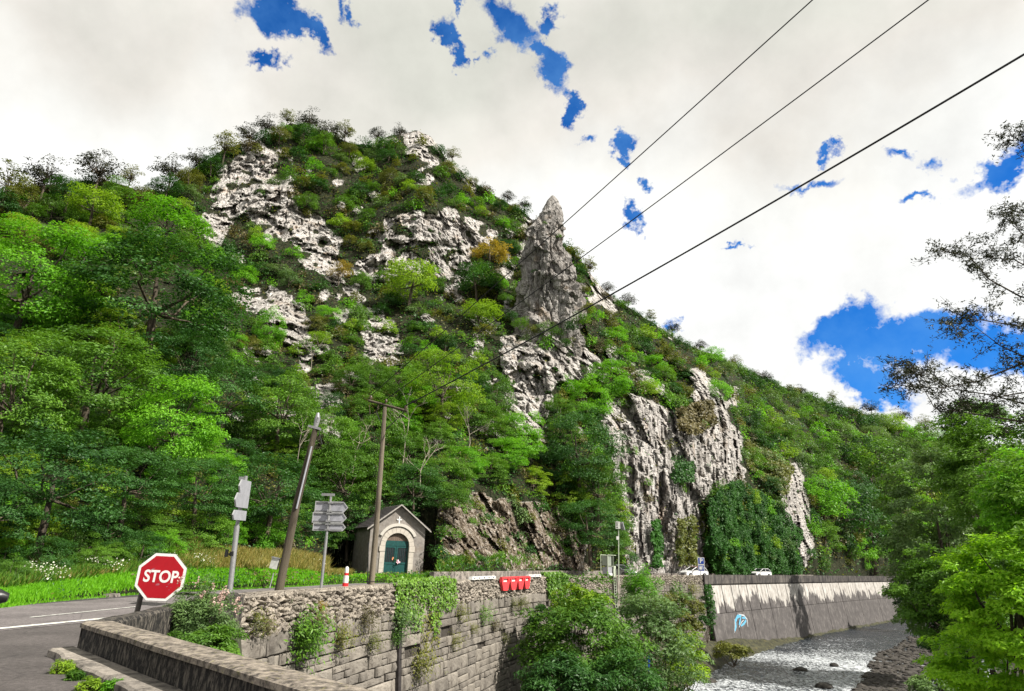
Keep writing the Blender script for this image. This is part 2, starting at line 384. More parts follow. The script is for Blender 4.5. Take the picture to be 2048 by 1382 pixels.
L_grass = leafmat('grass_fresh', (.09, .27, .012), (.20, .47, .02), .4)
L_dry = leafmat('grass_dry', (.10, .15, .025), (.34, .26, .08), .3)
L_flow = leafmat('flower_white', (.55, .55, .45), (.8, .8, .68), .2)
L_pink = leafmat('flower_pink', (.34, .22, .20), (.58, .42, .38), .2)
L_ivy = leafmat('ivy_leaf', (.012, .050, .008), (.045, .135, .018), .2, gloss=.12)
L_ivyl = leafmat('ivy_leaf_light', (.055, .14, .014), (.17, .31, .035), .3, gloss=.4)

# ------------------------------------------------------------------ wall and road lines (plan)
WALL = [(460, 21.5), (553, 24.4), (640, 27.4), (742, 31.9), (880, 39.8), (1000, 50.9), (1100, 62), (1240, 79), (1400, 101), (1500, 117), (1600, 137), (1700, 163), (1780, 190), (1860, 222), (1930, 264)]
WP = [XZ(px, Y, .4) for px, Y in WALL]
def catmull(P, n):
    P = [Vector((p[0], p[1], 0)) for p in P]; P = [P[0] * 2 - P[1]] + P + [P[-1] * 2 - P[-2]]; o_ = []
    for i in range(1, len(P) - 2):
        for k in range(n):
            t = k / n; a, b, c, d = P[i - 1], P[i], P[i + 1], P[i + 2]
            o_.append(.5 * ((2 * b) + (c - a) * t + (2 * a - 5 * b + 4 * c - d) * t * t + (3 * b - a - 3 * c + d) * t ** 3))
    o_.append(P[-2]); return o_
class Line:
    def __init__(s, P, n=8):
        s.P = catmull(P, n); s.S = [0]
        for a, b in zip(s.P, s.P[1:]): s.S.append(s.S[-1] + (b - a).length)
        s.L = s.S[-1]; s.px = np.array([p.x for p in s.P]); s.py = np.array([p.y for p in s.P]); s.s = np.array(s.S)
    def at(s, t):
        p = Vector((float(np.interp(t, s.s, s.px)), float(np.interp(t, s.s, s.py)), 0))
        a = Vector((float(np.interp(t - .4, s.s, s.px)), float(np.interp(t - .4, s.s, s.py)), 0)); b = Vector((float(np.interp(t + .4, s.s, s.px)), float(np.interp(t + .4, s.s, s.py)), 0))
        d = (b - a).normalized(); return p, d, Vector((d.y, -d.x, 0))       # point, direction, normal towards the river
    def s_of_px(s, px, z=.4):
        best = min(range(len(s.P)), key=lambda i: abs(proj((s.P[i].x, s.P[i].y, z))[0] - px) + (1e4 if s.P[i].y < 5 else 0))
        lo = s.S[max(best - 1, 0)]; hi = s.S[min(best + 1, len(s.S) - 1)]
        for _ in range(30):
            m = (lo + hi) / 2; p = s.at(m)[0]
            if proj((p.x, p.y, z))[0] < px: lo = m
            else: hi = m
        return (lo + hi) / 2
WL = Line(WP)
def bat(z, k=.07): return (0.4 - z) * k
CORNER = Vector((-6.82, 11.63, 0)); PD = Vector((.708, -.706, 0)); PN = Vector((.706, .708, 0))   # bridge parapet: direction, towards the river

# ------------------------------------------------------------------ terrain (mountain)
COLS = {
 -360: [(17, 0), (24, 1100), (34, 900), (60, 600), (95, 430), (120, 370)],
 0: [(20, 0), (27, 1130), (38, 900), (55, 680), (85, 480), (118, 385)],
 200: [(25, 0), (31, 1115), (42, 900), (62, 680), (92, 480), (122, 365)],
 330: [(29, 0), (35, 1105), (46, 900), (66, 690), (98, 490), (130, 390)],
 400: [(31, 0), (38, 1100), (49, 900), (72, 690), (104, 510), (128, 420), (140, 335)],
 450: [(32.5, 0), (40, 1095), (52, 900), (78, 700), (108, 560), (128, 440), (136, 330), (142, 300)],
 500: [(34, 0), (43, 1090), (56, 900), (84, 700), (108, 580), (130, 400), (142, 292)],
 600: [(38, 0), (50, 1085), (64, 850), (92, 700), (122, 500), (140, 350), (156, 255)],
 700: [(44, 0), (58, 1141), (61, 1100), (68, 850), (94, 700), (125, 500), (145, 350), (162, 290)],
 800: [(48.5, 0), (59.5, 1142), (61, 1110), (65, 1020), (74, 850), (97, 700), (120, 560), (128, 430), (150, 320), (166, 272)],
 870: [(51, 0), (56, 1120), (62, 1000), (78, 850), (99, 700), (121, 560), (129, 430), (155, 320), (164, 290)],
 900: [(53, 0), (57, 1110), (64, 1000), (80, 850), (100, 700), (122, 560), (130, 430), (158, 330)],
 1000: [(63, 0), (66, 1100), (72, 1000), (90, 850), (105, 700), (125, 560), (140, 460), (156, 405)],
 1100: [(76, 0), (79, 1090), (85, 1000), (98, 850), (106, 700), (118, 640), (140, 540), (155, 470)],
 1170: [(84, 0), (87, 1080), (91, 1000), (100, 850), (110, 740), (120, 640), (145, 545)],
 1200: [(90, 0), (92, 1080), (95, 1000), (99, 850), (108, 760), (127, 650), (147, 580)],
 1300: [(104, 0), (106, 1080), (107, 950), (110, 810), (120, 750), (141, 680), (160, 638)],
 1400: [(118, 0), (119, 1060), (121, 950), (123, 800), (131, 745), (172, 700)],
 1470: [(127, 0), (128, 1050), (130, 950), (132, 860), (141, 805), (180, 760), (215, 730)],
 1500: [(133, 0), (136, 1060), (140, 980), (151, 920), (195, 820), (240, 745)],
 1580: [(147, 0), (150, 1060), (152, 960), (163, 925), (215, 850), (265, 778)],
 1620: [(154, 0), (156, 1100), (172, 1030), (200, 950), (240, 860), (285, 795)],
 1700: [(185, 0), (195, 1080), (215, 980), (270, 870), (320, 825)],
 1850: [(285, 0), (300, 1050), (310, 950), (380, 880)],
 2050: [(400, 0), (410, 1080), (430, 980), (460, 910)],
 2420: [(600, 0), (610, 1080), (620, 1000), (640, 940)]}
cxs = sorted(COLS)
gx = np.concatenate([np.arange(-360, 380, 8.0), np.arange(380, 1660, 2.9), np.arange(1660, 2421, 8.0)])
NR = 330
tt = np.linspace(0, 1, NR)
# each control column resampled as (py, Y) against t
ctl = []
for cx in cxs:
    pts = COLS[cx]; base_py = proj(XZ(cx, pts[0][0], -.05))[1]
    pys = [base_py] + [p[1] for p in pts[1:]]; ys = [p[0] for p in pts]
    tp = (base_py - np.array(pys)) / (base_py - pys[-1])
    ctl.append((base_py, pys[-1], np.interp(tt, tp, ys)))
bpy_ = np.interp(gx, cxs, [c[0] for c in ctl]); 
CREST = [(-360, 365), (0, 385), (100, 370), (200, 360), (290, 385), (330, 380), (400, 330), (450, 298), (500, 285), (540, 262), (580, 248), (640, 258), (700, 285), (740, 290), (780, 272), (830, 262), (860, 275), (900, 325), (950, 365), (1000, 400), (1050, 425), (1100, 462), (1150, 505), (1190, 560), (1230, 600), (1300, 640), (1370, 688), (1430, 708), (1500, 742), (1580, 778), (1650, 803), (1750, 835), (1850, 872), (2050, 905), (2420, 940)]
cpy = np.interp(gx, [c[0] for c in CREST], [c[1] for c in CREST])
cpy = cpy + 6 * fbm(np.stack([gx / 28, gx * 0, gx * 0], -1), 3, 5)
YY = np.zeros((NR, len(gx)))
# convert control columns to functions of py so neighbours blend at equal height
for j, x in enumerate(gx):
    i = min(max(np.searchsorted(cxs, x) - 1, 0), len(cxs) - 2)
    w = (x - cxs[i]) / (cxs[i + 1] - cxs[i])
    YY[:, j] = (1 - w) * ctl[i][2] + w * ctl[i + 1][2]
PYY = bpy_[None, :] + (cpy - bpy_)[None, :] * tt[:, None]
PXX = np.broadcast_to(gx[None, :], PYY.shape)
def blur(A, k, ax):
    P = np.pad(A, [(k, k) if a == ax else (0, 0) for a in (0, 1)], mode='edge'); c = np.cumsum(P, axis=ax)
    n = A.shape[ax]; s1 = np.take(c, range(2 * k, 2 * k + n), axis=ax); s0 = np.take(np.concatenate([np.zeros_like(np.take(c, [0], axis=ax)), c], axis=ax), range(0, n), axis=ax)
    return (s1 - s0) / (2 * k + 1)
first = YY[0].copy()
YY = blur(blur(YY, 7, 0), 7, 1)
wbase = np.clip(tt * 12, 0, 1)[:, None]; YY = YY * wbase + (first[None, :]) * (1 - wbase) + 0
YY[0] = first
def inpoly(px, py, poly):
    r = np.zeros(px.shape, bool); n = len(poly)
    for i in range(n):
        x0, y0 = poly[i]; x1, y1 = poly[(i + 1) % n]
        if y0 == y1: continue
        c = ((y0 > py) != (y1 > py)) & (px < (x1 - x0) * (py - y0) / (y1 - y0) + x0)
        r ^= c
    return r
ROCKS = [
 [(500, 275), (548, 290), (565, 335), (530, 385), (480, 440), (432, 485), (390, 468), (405, 420), (428, 370), (460, 318)],
 [(470, 395), (520, 366), (572, 372), (605, 425), (650, 430), (685, 500), (650, 515), (600, 490), (560, 465), (515, 450), (480, 430)],
 [(600, 520), (640, 500), (700, 520), (720, 560), (690, 575), (640, 555)],
 [(775, 430), (820, 422), (900, 425), (965, 438), (995, 470), (945, 520), (930, 580), (890, 590), (870, 520), (830, 545), (740, 560), (700, 530), (760, 500)],
 [(480, 572), (560, 583), (610, 610), (618, 700), (590, 700), (575, 668), (530, 645), (490, 625)],
 [(728, 670), (800, 668), (805, 712), (745, 735)],
 [(600, 760), (680, 770), (690, 810), (640, 805)],
 [(985, 690), (1050, 645), (1115, 670), (1145, 735), (1110, 800), (1075, 870), (1020, 850), (1005, 760)],
 [(1130, 700), (1180, 690), (1200, 740), (1150, 760)],
 [(1185, 545), (1235, 590), (1225, 625), (1180, 600)],
 [(1200, 812), (1260, 792), (1325, 800), (1350, 840), (1395, 850), (1380, 740), (1405, 738), (1440, 800), (1475, 850), (1492, 960), (1420, 975), (1402, 1010), (1410, 1080), (1425, 1160), (1250, 1160), (1250, 1000), (1215, 890)],
 [(1545, 925), (1600, 925), (1622, 1020), (1628, 1110), (1590, 1140), (1570, 1070)],
 [(810, 258), (852, 248), (885, 300), (880, 345), (845, 330), (815, 300)],
 [(1320, 640), (1350, 650), (1360, 680), (1330, 675)], [(650, 560), (700, 585), (690, 600), (650, 590)],
 [(900, 300), (960, 370), (945, 385), (900, 340)]]
EARTH = [(880, 1010), (960, 985), (1040, 1000), (1110, 1020), (1165, 1075), (1180, 1130), (1060, 1135), (960, 1128), (890, 1100)]
rock = np.zeros(PYY.shape)
JX = PXX + 26 * fbm(np.stack([PXX / 30, PYY / 30, PXX * 0], -1), 4, 21, .65); JY = PYY + 26 * fbm(np.stack([PXX / 30, PYY / 30, PXX * 0], -1), 4, 31, .65)
for pl in ROCKS: rock = np.maximum(rock, inpoly(JX, JY, pl).astype(float))
ledge = fbm(np.stack([PXX / 26 + PYY / 60, PYY / 13 - PXX / 40, PXX * 0], -1), 4, 55, .6); rock = np.where((ledge > .17) & (PXX < 1200), rock * .1, rock); rock = np.where((ledge > .42), rock * .2, rock)
earth = inpoly(JX, JY, EARTH).astype(float)
rock = np.maximum(rock, earth)
spot = fbm(np.stack([PXX / 34, PYY / 26, PXX * 0], -1), 4, 77)
rock = np.maximum(rock, ((spot > .27) & (PYY < 900) & (PXX > 430) & (PXX < 1480)).astype(float) * .8)
rock = blur(blur(rock, 1, 0), 1, 1)
# rays
xr = (PXX - 1024) / FPX; yr = (691 - PYY) / FPX
RX = Fw.x + Rc.x * xr + Uc.x * yr; RY = Fw.y + Rc.y * xr + Uc.y * yr; RZ = Fw.z + Rc.z * xr + Uc.z * yr
def pos(Yv):
    k = Yv / RY; return np.stack([RX * k, Yv, EYE.z + RZ * k], -1)
P0 = pos(YY)
Q = P0.copy(); Q[..., 2] *= .45
amp = np.clip(tt * 9, 0, 1)[:, None]
disp = fbm(Q / 14, 4, 3, .5, True) * 4.6 + (1 - rock) * fbm(P0 / 5.0, 3, 33) * 1.6 * (.55 + .45 * rock) + fbm(Q / 3.2, 4, 9, .55, True) * (.5 + .5 * rock) + fbm(P0 / 1.4, 3, 14, .6) * .22 * rock
ter = (P0[..., 2] / 5.5 + 1.5 * fbm(P0 / 11, 2, 44)); ter = (ter - np.floor(ter)); disp = disp + (ter - .5) * 1.2 * rock
def worley(P, s):
    I = np.floor(P).astype(np.int64); best = np.full(P.shape[:-1], 1e9); val = np.zeros(P.shape[:-1]); tx = np.zeros(P.shape[:-1])
    for dx in (-1, 0, 1):
        for dy in (-1, 0, 1):
            for dz in (-1, 0, 1):
                c = [I[..., 0] + dx, I[..., 1] + dy, I[..., 2] + dz]; f = [(_h(c[0], c[1], c[2], s + q) + 1) / 2 for q in range(3)]
                D = [P[..., q] - c[q] - f[q] for q in range(3)]; d = D[0] ** 2 + D[1] ** 2 + D[2] ** 2
                v = _h(c[0], c[1], c[2], s + 7) + 1.1 * (D[0] * _h(c[0], c[1], c[2], s + 8) + D[1] * _h(c[0], c[1], c[2], s + 9) + D[2] * _h(c[0], c[1], c[2], s + 10))
                m_ = d < best; best = np.where(m_, d, best); val = np.where(m_, v, val)
    return val
WQ = P0 + .5 * np.stack([fbm(P0 / 3, 2, 120), fbm(P0 / 3, 2, 121), fbm(P0 / 3, 2, 122)], -1)
disp = disp + rock * (1.25 * worley(WQ / np.array([5.0, 5.0, 9.0]), 200) + .75 * worley(WQ / np.array([2.2, 2.2, 4.2]), 230) + .38 * worley(WQ / np.array([.9, .9, 1.3]), 260))
fis = np.abs(vnoise(np.stack([P0[..., 0] / 2.6 + P0[..., 1] / 5, P0[..., 2] / 11, P0[..., 1] / 9], -1), 91)); disp = disp - .9 * np.clip(1 - fis / .07, 0, 1) * rock
fi2 = np.abs(vnoise(np.stack([P0[..., 0] / 1.7, P0[..., 2] / 1.9 + P0[..., 0] / 4, P0[..., 1] / 3], -1), 93)); disp = disp - .4 * np.clip(1 - fi2 / .10, 0, 1) * rock
YD = YY - disp * amp * np.clip(YY / 90, .25, 1)
P1 = pos(YD)
flat_ = (PXX > 655) & (PXX < 875) & (P1[..., 1] < 59.5); P1[..., 2] = np.where(flat_, np.minimum(P1[..., 2], .38), P1[..., 2])
# back slope behind the crest
back = []
for k in range(1, 9):
    B = P1[-1].copy(); d = k * 9.0; nrm = np.stack([P1[-1][:, 0], P1[-1][:, 1]], -1); nrm /= np.linalg.norm(nrm, axis=1)[:, None]
    B[:, 0] += nrm[:, 0] * d; B[:, 1] += nrm[:, 1] * d; B[:, 2] -= d * .75 + k * k * .4; back.append(B)
PA = np.concatenate([P1, np.stack(back)], 0)
RA = np.concatenate([rock, np.zeros((8, len(gx)))], 0); EA = np.concatenate([earth, np.zeros((8, len(gx)))], 0)
nr, nc = PA.shape[:2]
idx = np.arange(nr * nc).reshape(nr, nc)
F = np.stack([idx[:-1, :-1], idx[:-1, 1:], idx[1:, 1:], idx[1:, :-1]], -1).reshape(-1, 4)
tme = np_mesh('mountain_slope', PA.reshape(-1, 3), F, M_rock, False, {'rock': RA.ravel(), 'earth': EA.ravel()})
terrain = tag(link('mountain', tme), 'steep limestone mountain covered in scrub and trees', kind='structure')

def surf(px, py):
    # terrain depth along the ray through (px, py)
    j = int(np.clip(np.searchsorted(gx, px), 0, len(gx) - 1))
    t = (py - bpy_[j]) / (cpy[j] - bpy_[j]); i = t * (NR - 1)
    i = min(max(i, 0), NR - 1); i0 = int(i); i1 = min(i0 + 1, NR - 1); w = i - i0
    return YD[i0, j] * (1 - w) + YD[i1, j] * w, t, rock[i0, j]
def surfP(px, py):
    Y, t, r = surf(px, py)
    if t < 0: py = bpy_[int(np.clip(np.searchsorted(gx, px), 0, len(gx) - 1))]
    return AT(px, py, Y)

# pinnacle: a closed tapering rock tower
def pinnacle():
    prof = [(392, 1106, 3), (402, 1106, 11), (425, 1106, 22), (445, 1098, 29), (462, 1094, 36), (500, 1096, 45), (540, 1097, 52), (580, 1096, 58), (620, 1098, 62), (660, 1098, 62), (720, 1098, 60)]
    ys = [p[0] for p in prof]; n, m_ = 170, 150; V = []; Yc = 111.0
    for i in range(m_):
        py = 392 + (720 - 392) * i / (m_ - 1)
        cx = np.interp(py, ys, [p[1] for p in prof]); hw = np.interp(py, ys, [p[2] for p in prof])
        c = AT(cx, py, Yc); w = hw / FPX * Yc * 1.02
        for k in range(n):
            a = 2 * math.pi * k / n
            V.append((c.x + w * math.cos(a), c.y + w * .75 * math.sin(a), c.z))
    V = np.array(V).reshape(m_, n, 3); cen = V.mean(1, keepdims=True); dirv = V - cen
    q = V * np.array([1, 1, .42])
    q = V + .7 * np.stack([fbm(V / 2.5, 2, 130), fbm(V / 2.5, 2, 131), fbm(V / 2.5, 2, 132)], -1)
    rad = np.maximum(np.linalg.norm(dirv, axis=2), .25)
    dm = .95 * worley(q / np.array([3.2, 3.2, 6.0]), 300) + .45 * worley(q / np.array([1.3, 1.3, 2.4]), 330) + .20 * worley(q / np.array([.6, .6, 1.0]), 350) + .9 * fbm(V / np.array([3, 3, 7]), 2, 64)
    dm = dm - .9 * np.clip(1 - np.abs(vnoise(np.stack([V[..., 0] / 1.5, V[..., 2] / 8, V[..., 1] / 3], -1), 66)) / .12, 0, 1)
    d = 1 + np.clip(rad / 3.5, .25, 1) * dm / (rad + .6)
    V = cen + dirv * (d * 1.05)[..., None]
    idx = np.arange(m_ * n).reshape(m_, n)
    F = np.stack([idx[:-1], np.roll(idx, -1, 1)[:-1], np.roll(idx, -1, 1)[1:], idx[1:]], -1).reshape(-1, 4)
    me = np_mesh('rock_pinnacle', V.reshape(-1, 3), F, M_pin, False)
    o = link('rock_pinnacle', me); tag(o, 'pointed grey limestone pinnacle standing against the bright sky', kind='structure')
pinnacle()

# ------------------------------------------------------------------ ground, road platform, river
M_soil = simple('bank_soil', (.045, .045, .028), .95, 0, .5, .6, .5)
mb = MB(); mb.add([(-3000, -3000, -13), (3000, -3000, -13), (3000, 3000, -13), (-3000, 3000, -13)], [(0, 1, 2, 3)])
tag(mb.build('ground', M_soil), 'dark ground of the valley floor', kind='structure')
def sheet(name, pts, mt, z=0.0, label=None):
    bm = bmesh.new(); vs = [bm.verts.new((p[0], p[1], z)) for p in pts]; f = bm.faces.new(vs); f.normal_update()
    if f.normal.z < 0: f.normal_flip()
    bmesh.ops.triangulate(bm, faces=bm.faces); bmesh.ops.recalc_face_normals(bm, faces=bm.faces)
    me = bpy.data.meshes.new(name); bm.to_mesh(me); bm.free()
    for p in me.polygons:
        pass
    o = link(name, me, None, mt); tag(o, label, kind='structure'); return o
BE = CORNER + PD * 45            # far end of the bridge
wl = [(p.x, p.y) for p in WL.P]
inner = [(q[0] - .25, q[1]) for q in wl]
hillline = [(PA[0, j, 0], PA[0, j, 1]) for j in range(0, len(gx), 12)]
farleg = [(-6.95, 12.4), (-7.2, 14.0), (-7.5, 16.0), (-7.95, 18.8)]
bridge_in = [(BE.x, BE.y), (CORNER.x + .1, CORNER.y + .05)]
def off_hill(p, d):
    q = Vector((p[0], p[1], 0)); n = q.normalized(); return (p[0] + n.x * d, p[1] + n.y * d)
plat = bridge_in + farleg + inner + [off_hill(p, 6) for p in reversed(hillline)] + [(-70, 10), (-70, -40), (0, -40)]
sheet('road', bridge_in + farleg + inner + [off_hill(p, 6) for p in reversed(hillline) if p[1] < 262] + [(-70, 10), (-70, -40), (0, -40)], M_side, 0.0, 'worn asphalt junction where the bridge meets the riverside road')
# main carriageway: lighter asphalt strip and dark shoulder along the verge
def strip(name, A, B, mt, z, label):
    mb = MB(); n = len(A); mb.add([(p[0], p[1], z) for p in A] + [(p[0], p[1], z) for p in B], [(i, i + 1, n + i + 1, n + i) for i in range(n - 1)])
    o = mb.build(name, mt); tag(o, label, kind='structure'); return o
ext = lambda p, q, d: (p[0] + (p[0] - q[0]) / math.hypot(p[0] - q[0], p[1] - q[1]) * d, p[1] + (p[1] - q[1]) / math.hypot(p[0] - q[0], p[1] - q[1]) * d)
e0 = G(0, 1262); e1 = G(175, 1245)                  # white edge line
es = [ext(e0, e1, 14), (e0.x, e0.y), (e1.x, e1.y), (-8.95, 19.5)]
s0 = [G(0, 1214), G(370, 1186)]
shoul = [ext(s0[0], s0[1], 10), (s0[0].x, s0[0].y), ((s0[0].x + s0[1].x) / 2, (s0[0].y + s0[1].y) / 2), (s0[1].x, s0[1].y)]
hl = [p for p in hillline]
# carriageway between white edge line / wall and the shoulder
wi = [WL.at(s)[0] - WL.at(s)[2] * .55 for s in np.linspace(0, WL.L, 60)]
hi_ = []
for w in wi[1:]:
    best = min(hl, key=lambda p: (p[0] - w.x) ** 2 + (p[1] - w.y) ** 2); hi_.append(best)
A = [es[0], es[1], es[2]] + [(w.x, w.y) for w in wi]
B = [shoul[0], shoul[1], shoul[2]] + [shoul[3]] + hi_
strip('carriageway', A, B, M_road, .006, 'light grey asphalt carriageway beside the river wall')
# dark shoulder
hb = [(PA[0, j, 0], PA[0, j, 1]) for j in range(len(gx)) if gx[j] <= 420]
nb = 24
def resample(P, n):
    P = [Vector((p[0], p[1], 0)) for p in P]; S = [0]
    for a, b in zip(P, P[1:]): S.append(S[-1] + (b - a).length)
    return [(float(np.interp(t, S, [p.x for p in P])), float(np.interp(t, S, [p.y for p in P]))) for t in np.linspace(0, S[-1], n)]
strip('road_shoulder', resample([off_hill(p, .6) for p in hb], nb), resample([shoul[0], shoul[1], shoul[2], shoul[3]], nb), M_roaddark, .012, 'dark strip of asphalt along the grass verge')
def line_mark(a, b, w0, w1, z, name='road_marking', label=None):
    a = Vector((a[0], a[1], z)); b = Vector((b[0], b[1], z)); d = (b - a).normalized(); n = Vector((-d.y, d.x, 0))
    mb = MB(); k = 12; vs = []
    for i in range(k + 1):
        p = a.lerp(b, i / k); w = (w0 + (w1 - w0) * i / k) * .5 * (1 + .05 * random.uniform(-1, 1)); vs += [p + n * w, p - n * w]
    mb.add(vs, [(2 * i, 2 * i + 1, 2 * i + 3, 2 * i + 2) for i in range(k)])
    o = mb.build(name, M_paint); tag(o, label, kind='structure')
line_mark(ext(e0, e1, 10), G(330, 1226), .24, .24, .018, label='solid white line across the mouth of the side road')
c0, c1 = G(60, 1236), G(275, 1214)
line_mark(c0, c1, .09, .09, .018, label='thin worn white centre line')
line_mark(G(150, 1199.5), G(195, 1197), .12, .12, .022, label='short white dash beside the verge')

# water
def water_mat():
    m, nt, o = mat('river_water'); tc = nt.nodes.new('ShaderNodeTexCoord'); ob = tc.outputs['Object']
    mp = N(nt, 'ShaderNodeMapping', {'Vector': ob, 'Rotation': (0, 0, R(-35)), 'Scale': (1.0, .6, 1)})
    a = N(nt, 'ShaderNodeTexNoise', {'Vector': mp.outputs[0], 'Scale': 1.3, 'Detail': 10.0, 'Roughness': .8, 'Distortion': 1.4})
    b = N(nt, 'ShaderNodeTexNoise', {'Vector': mp.outputs[0], 'Scale': 3.2, 'Detail': 6.0, 'Roughness': .75})
    big = N(nt, 'ShaderNodeTexNoise', {'Vector': ob, 'Scale': .08, 'Detail': 3.0})
    at = N(nt, 'ShaderNodeAttribute', attribute_name='calm')
    f = math_(nt, 'ADD', math_(nt, 'MULTIPLY', a.outputs[0], .55), math_(nt, 'MULTIPLY', b.outputs[0], .5))
    f = math_(nt, 'ADD', f, math_(nt, 'MULTIPLY', big.outputs[0], .22))
    f = math_(nt, 'SUBTRACT', f, math_(nt, 'MULTIPLY', at.outputs['Fac'], .16))
    foam = ramp(nt, f, [(.595, 0), (.64, .28), (.72, 1)])
    col = mix(nt, foam, (.010, .017, .026), (.66, .69, .72))
    rg = mix(nt, foam, (.12, .12, .12), (.8, .8, .8))
    pbr(nt, o, col, rg, b.outputs[0], .8, .35, 0, .5); return m
RB = Line([(18, -30), (22, 0), (30, 30), (40, 58), (60, 92), (97, 158), (125, 215), (150, 300)])
WZ = -10.35
gxw = np.linspace(-12, 150, 330); gyw = np.linspace(-40, 290, 500)
XW, YW = np.meshgrid(gxw, gyw)
PW = np.stack([XW * .8 + YW * .3, YW * .55 - XW * .3, XW * 0], -1)
zw = WZ + .16 * fbm(PW / 1.3, 3, 90) + .12 * fbm(PW / 4, 2, 95)
idx = np.arange(zw.size).reshape(zw.shape)
F = np.stack([idx[:-1, :-1], idx[:-1, 1:], idx[1:, 1:], idx[1:, :-1]], -1).reshape(-1, 4)
calm = np.clip((YW - 100) / 60, 0, .75)
me = np_mesh('river', np.stack([XW, YW, zw], -1).reshape(-1, 3), F, water_mat(), True, {'calm': calm.ravel()})
tag(link('river', me), 'fast shallow river with white rapids', kind='structure')
# right bank
gxb = np.linspace(14, 260, 200); gyb = np.linspace(-40, 330, 260)
XB, YB = np.meshgrid(gxb, gyb)
bx = np.interp(YB, RB.py, RB.px)
d = (XB - bx) * .8
zb = -11.2 + np.clip(d, -3, 22) * .42 + .5 * fbm(np.stack([XB / 3, YB / 3, XB * 0], -1), 4, 50)
idx = np.arange(zb.size).reshape(zb.shape)
F = np.stack([idx[:-1, :-1], idx[:-1, 1:], idx[1:, 1:], idx[1:, :-1]], -1).reshape(-1, 4)
tag(link('river_bank', np_mesh('river_bank', np.stack([XB, YB, zb], -1).reshape(-1, 3), F, M_soil, True)), 'overgrown far bank of the river', kind='structure')
def bankz(x, y): return -11.2 + min(max((x - float(np.interp(y, RB.py, RB.px))) * .8, -3), 22) * .42

# left-bank foot of the walls: rocky mossy bank
M_moss = concrete('mossy_rock', (.055, .055, .028), (.012, .013, .008), (.40, .6), 1.6, 1.0, moss=(.12, .085, .02))
ns = 260; off = np.linspace(0, 1, 22); V = np.zeros((ns, 22, 3)); 
for i, s in enumerate(np.linspace(0, WL.L, ns)):
    p, dd, nn = WL.at(s); pxs = proj((p.x, p.y, .4))[0]
    wd_ = float(np.interp(pxs, [400, 900, 1100, 1250, 1400, 1440, 1500, 1560, 1850], [7, 8, 8, 7, 4.5, 4.5, 4, 2.4, 2.2])) 
    hh = float(np.interp(pxs, [400, 900, 1100, 1250, 1350, 1400, 1440, 1500, 1560, 1850], [1.5, 1.5, 3, 4.5, 3.5, 2.0, 2.0, 1.0, .5, .45]))
    for k, t in enumerate(off):
        z = WZ + hh * (1 - t ** 1.6) - .5 * t * t * 1.6
        q = p + nn * (bat(z) - .3 + wd_ * t); V[i, k] = (q.x, q.y, z)
V[..., 2] += .45 * fbm(V / 1.6, 4, 71, .55, True) * np.sin(off * math.pi)[None, :]
V[..., 0] += .3 * fbm(V / 1.1, 3, 72); 
idx = np.arange(ns * 22).reshape(ns, 22); F = np.stack([idx[:-1, :-1], idx[:-1, 1:], idx[1:, 1:], idx[1:, :-1]], -1).reshape(-1, 4)
tag(link('rocky_bank', np_mesh('rocky_bank', V.reshape(-1, 3), F, M_moss, True)), 'mossy rocky ledge along the foot of the walls', kind='structure')

# ------------------------------------------------------------------ stone retaining wall
def stone_proto(seed, bev=.10, jit=.06, rub=False):
    r = random.Random(seed)
    if not rub:
        outer = [(-.5, -.5), (.5, -.5), (.5, .5), (-.5, .5)]
        outer = [(x + r.uniform(-jit, jit) * .4, z + r.uniform(-jit, jit)) for x, z in outer]
    else:
        n = 7; outer = []
        for k in range(n):
            a = 2 * math.pi * (k + r.uniform(-.25, .25)) / n
            ca, sa = math.cos(a), math.sin(a); m_ = max(abs(ca), abs(sa)) ** .65
            outer.append((.52 * ca / m_ * r.uniform(.88, 1.08), .52 * sa / m_ * r.uniform(.88, 1.08)))
    n = len(outer); mb = MB()
    back = [(x, 0, z) for x, z in outer]
    mid = [(x, .75, z) for x, z in outer]
    front = [(x * (1 - bev * 2), 1 + r.uniform(-.12, .12), z * (1 - bev * 2.4)) for x, z in outer]
    vs = back + mid + front + [(r.uniform(-.1, .1), 1.12 + r.uniform(-.1, .12), r.uniform(-.1, .1))]
    fs = []
    for a in (0, n):
        for i in range(n): fs.append((a + i, a + (i + 1) % n, a + n + (i + 1) % n, a + n + i))
    for i in range(n): fs.append((2 * n + i, 2 * n + (i + 1) % n, 3 * n))
    mb.add(vs, fs); return mb
SP = [stone_proto(i, .05, .06) for i in range(8)]; RP = [stone_proto(40 + i, .13, .1, True) for i in range(8)]
SPm = [m.mesh('stone_block', M_block) for m in SP]; RPm = [m.mesh('rubble_stone', M_rubble) for m in RP]
def wall_core(name, line, s0, s1, ztop, zbot, thick, mt, parent=None, bt=.07, n=80, front=0.0):
    mb = MB(); vs = []
    for s in np.linspace(s0, s1, n):
        p, d_, nn = line.at(s)
        for z, o_ in ((zbot, bat(zbot, bt) - front), (ztop, bat(ztop, bt) - front), (ztop, -thick), (zbot, -thick)):
            q = p + nn * o_; vs.append((q.x, q.y, z))
    fs = []
    for i in range(n - 1):
        for k in range(4):
            k2 = (k + 1) % 4; fs.append((i * 4 + k, i * 4 + k2, i * 4 + 4 + k2, i * 4 + 4 + k))
    fs += [(0, 1, 2, 3), tuple((n - 1) * 4 + k for k in (3, 2, 1, 0))]
    mb.add(vs, fs); return mb.build(name, mt, parent)
s_end = WL.s_of_px(1404)
wall = empty('stone_retaining_wall', WL.at(0)[0], 'grey stone retaining wall above the river with rubble courses along its top', 'wall')
wall.location = (0, 0, 0)
wall_core('core', WL, .0, s_end, .30, -11.6, .42, M_mortar, wall, front=.16)
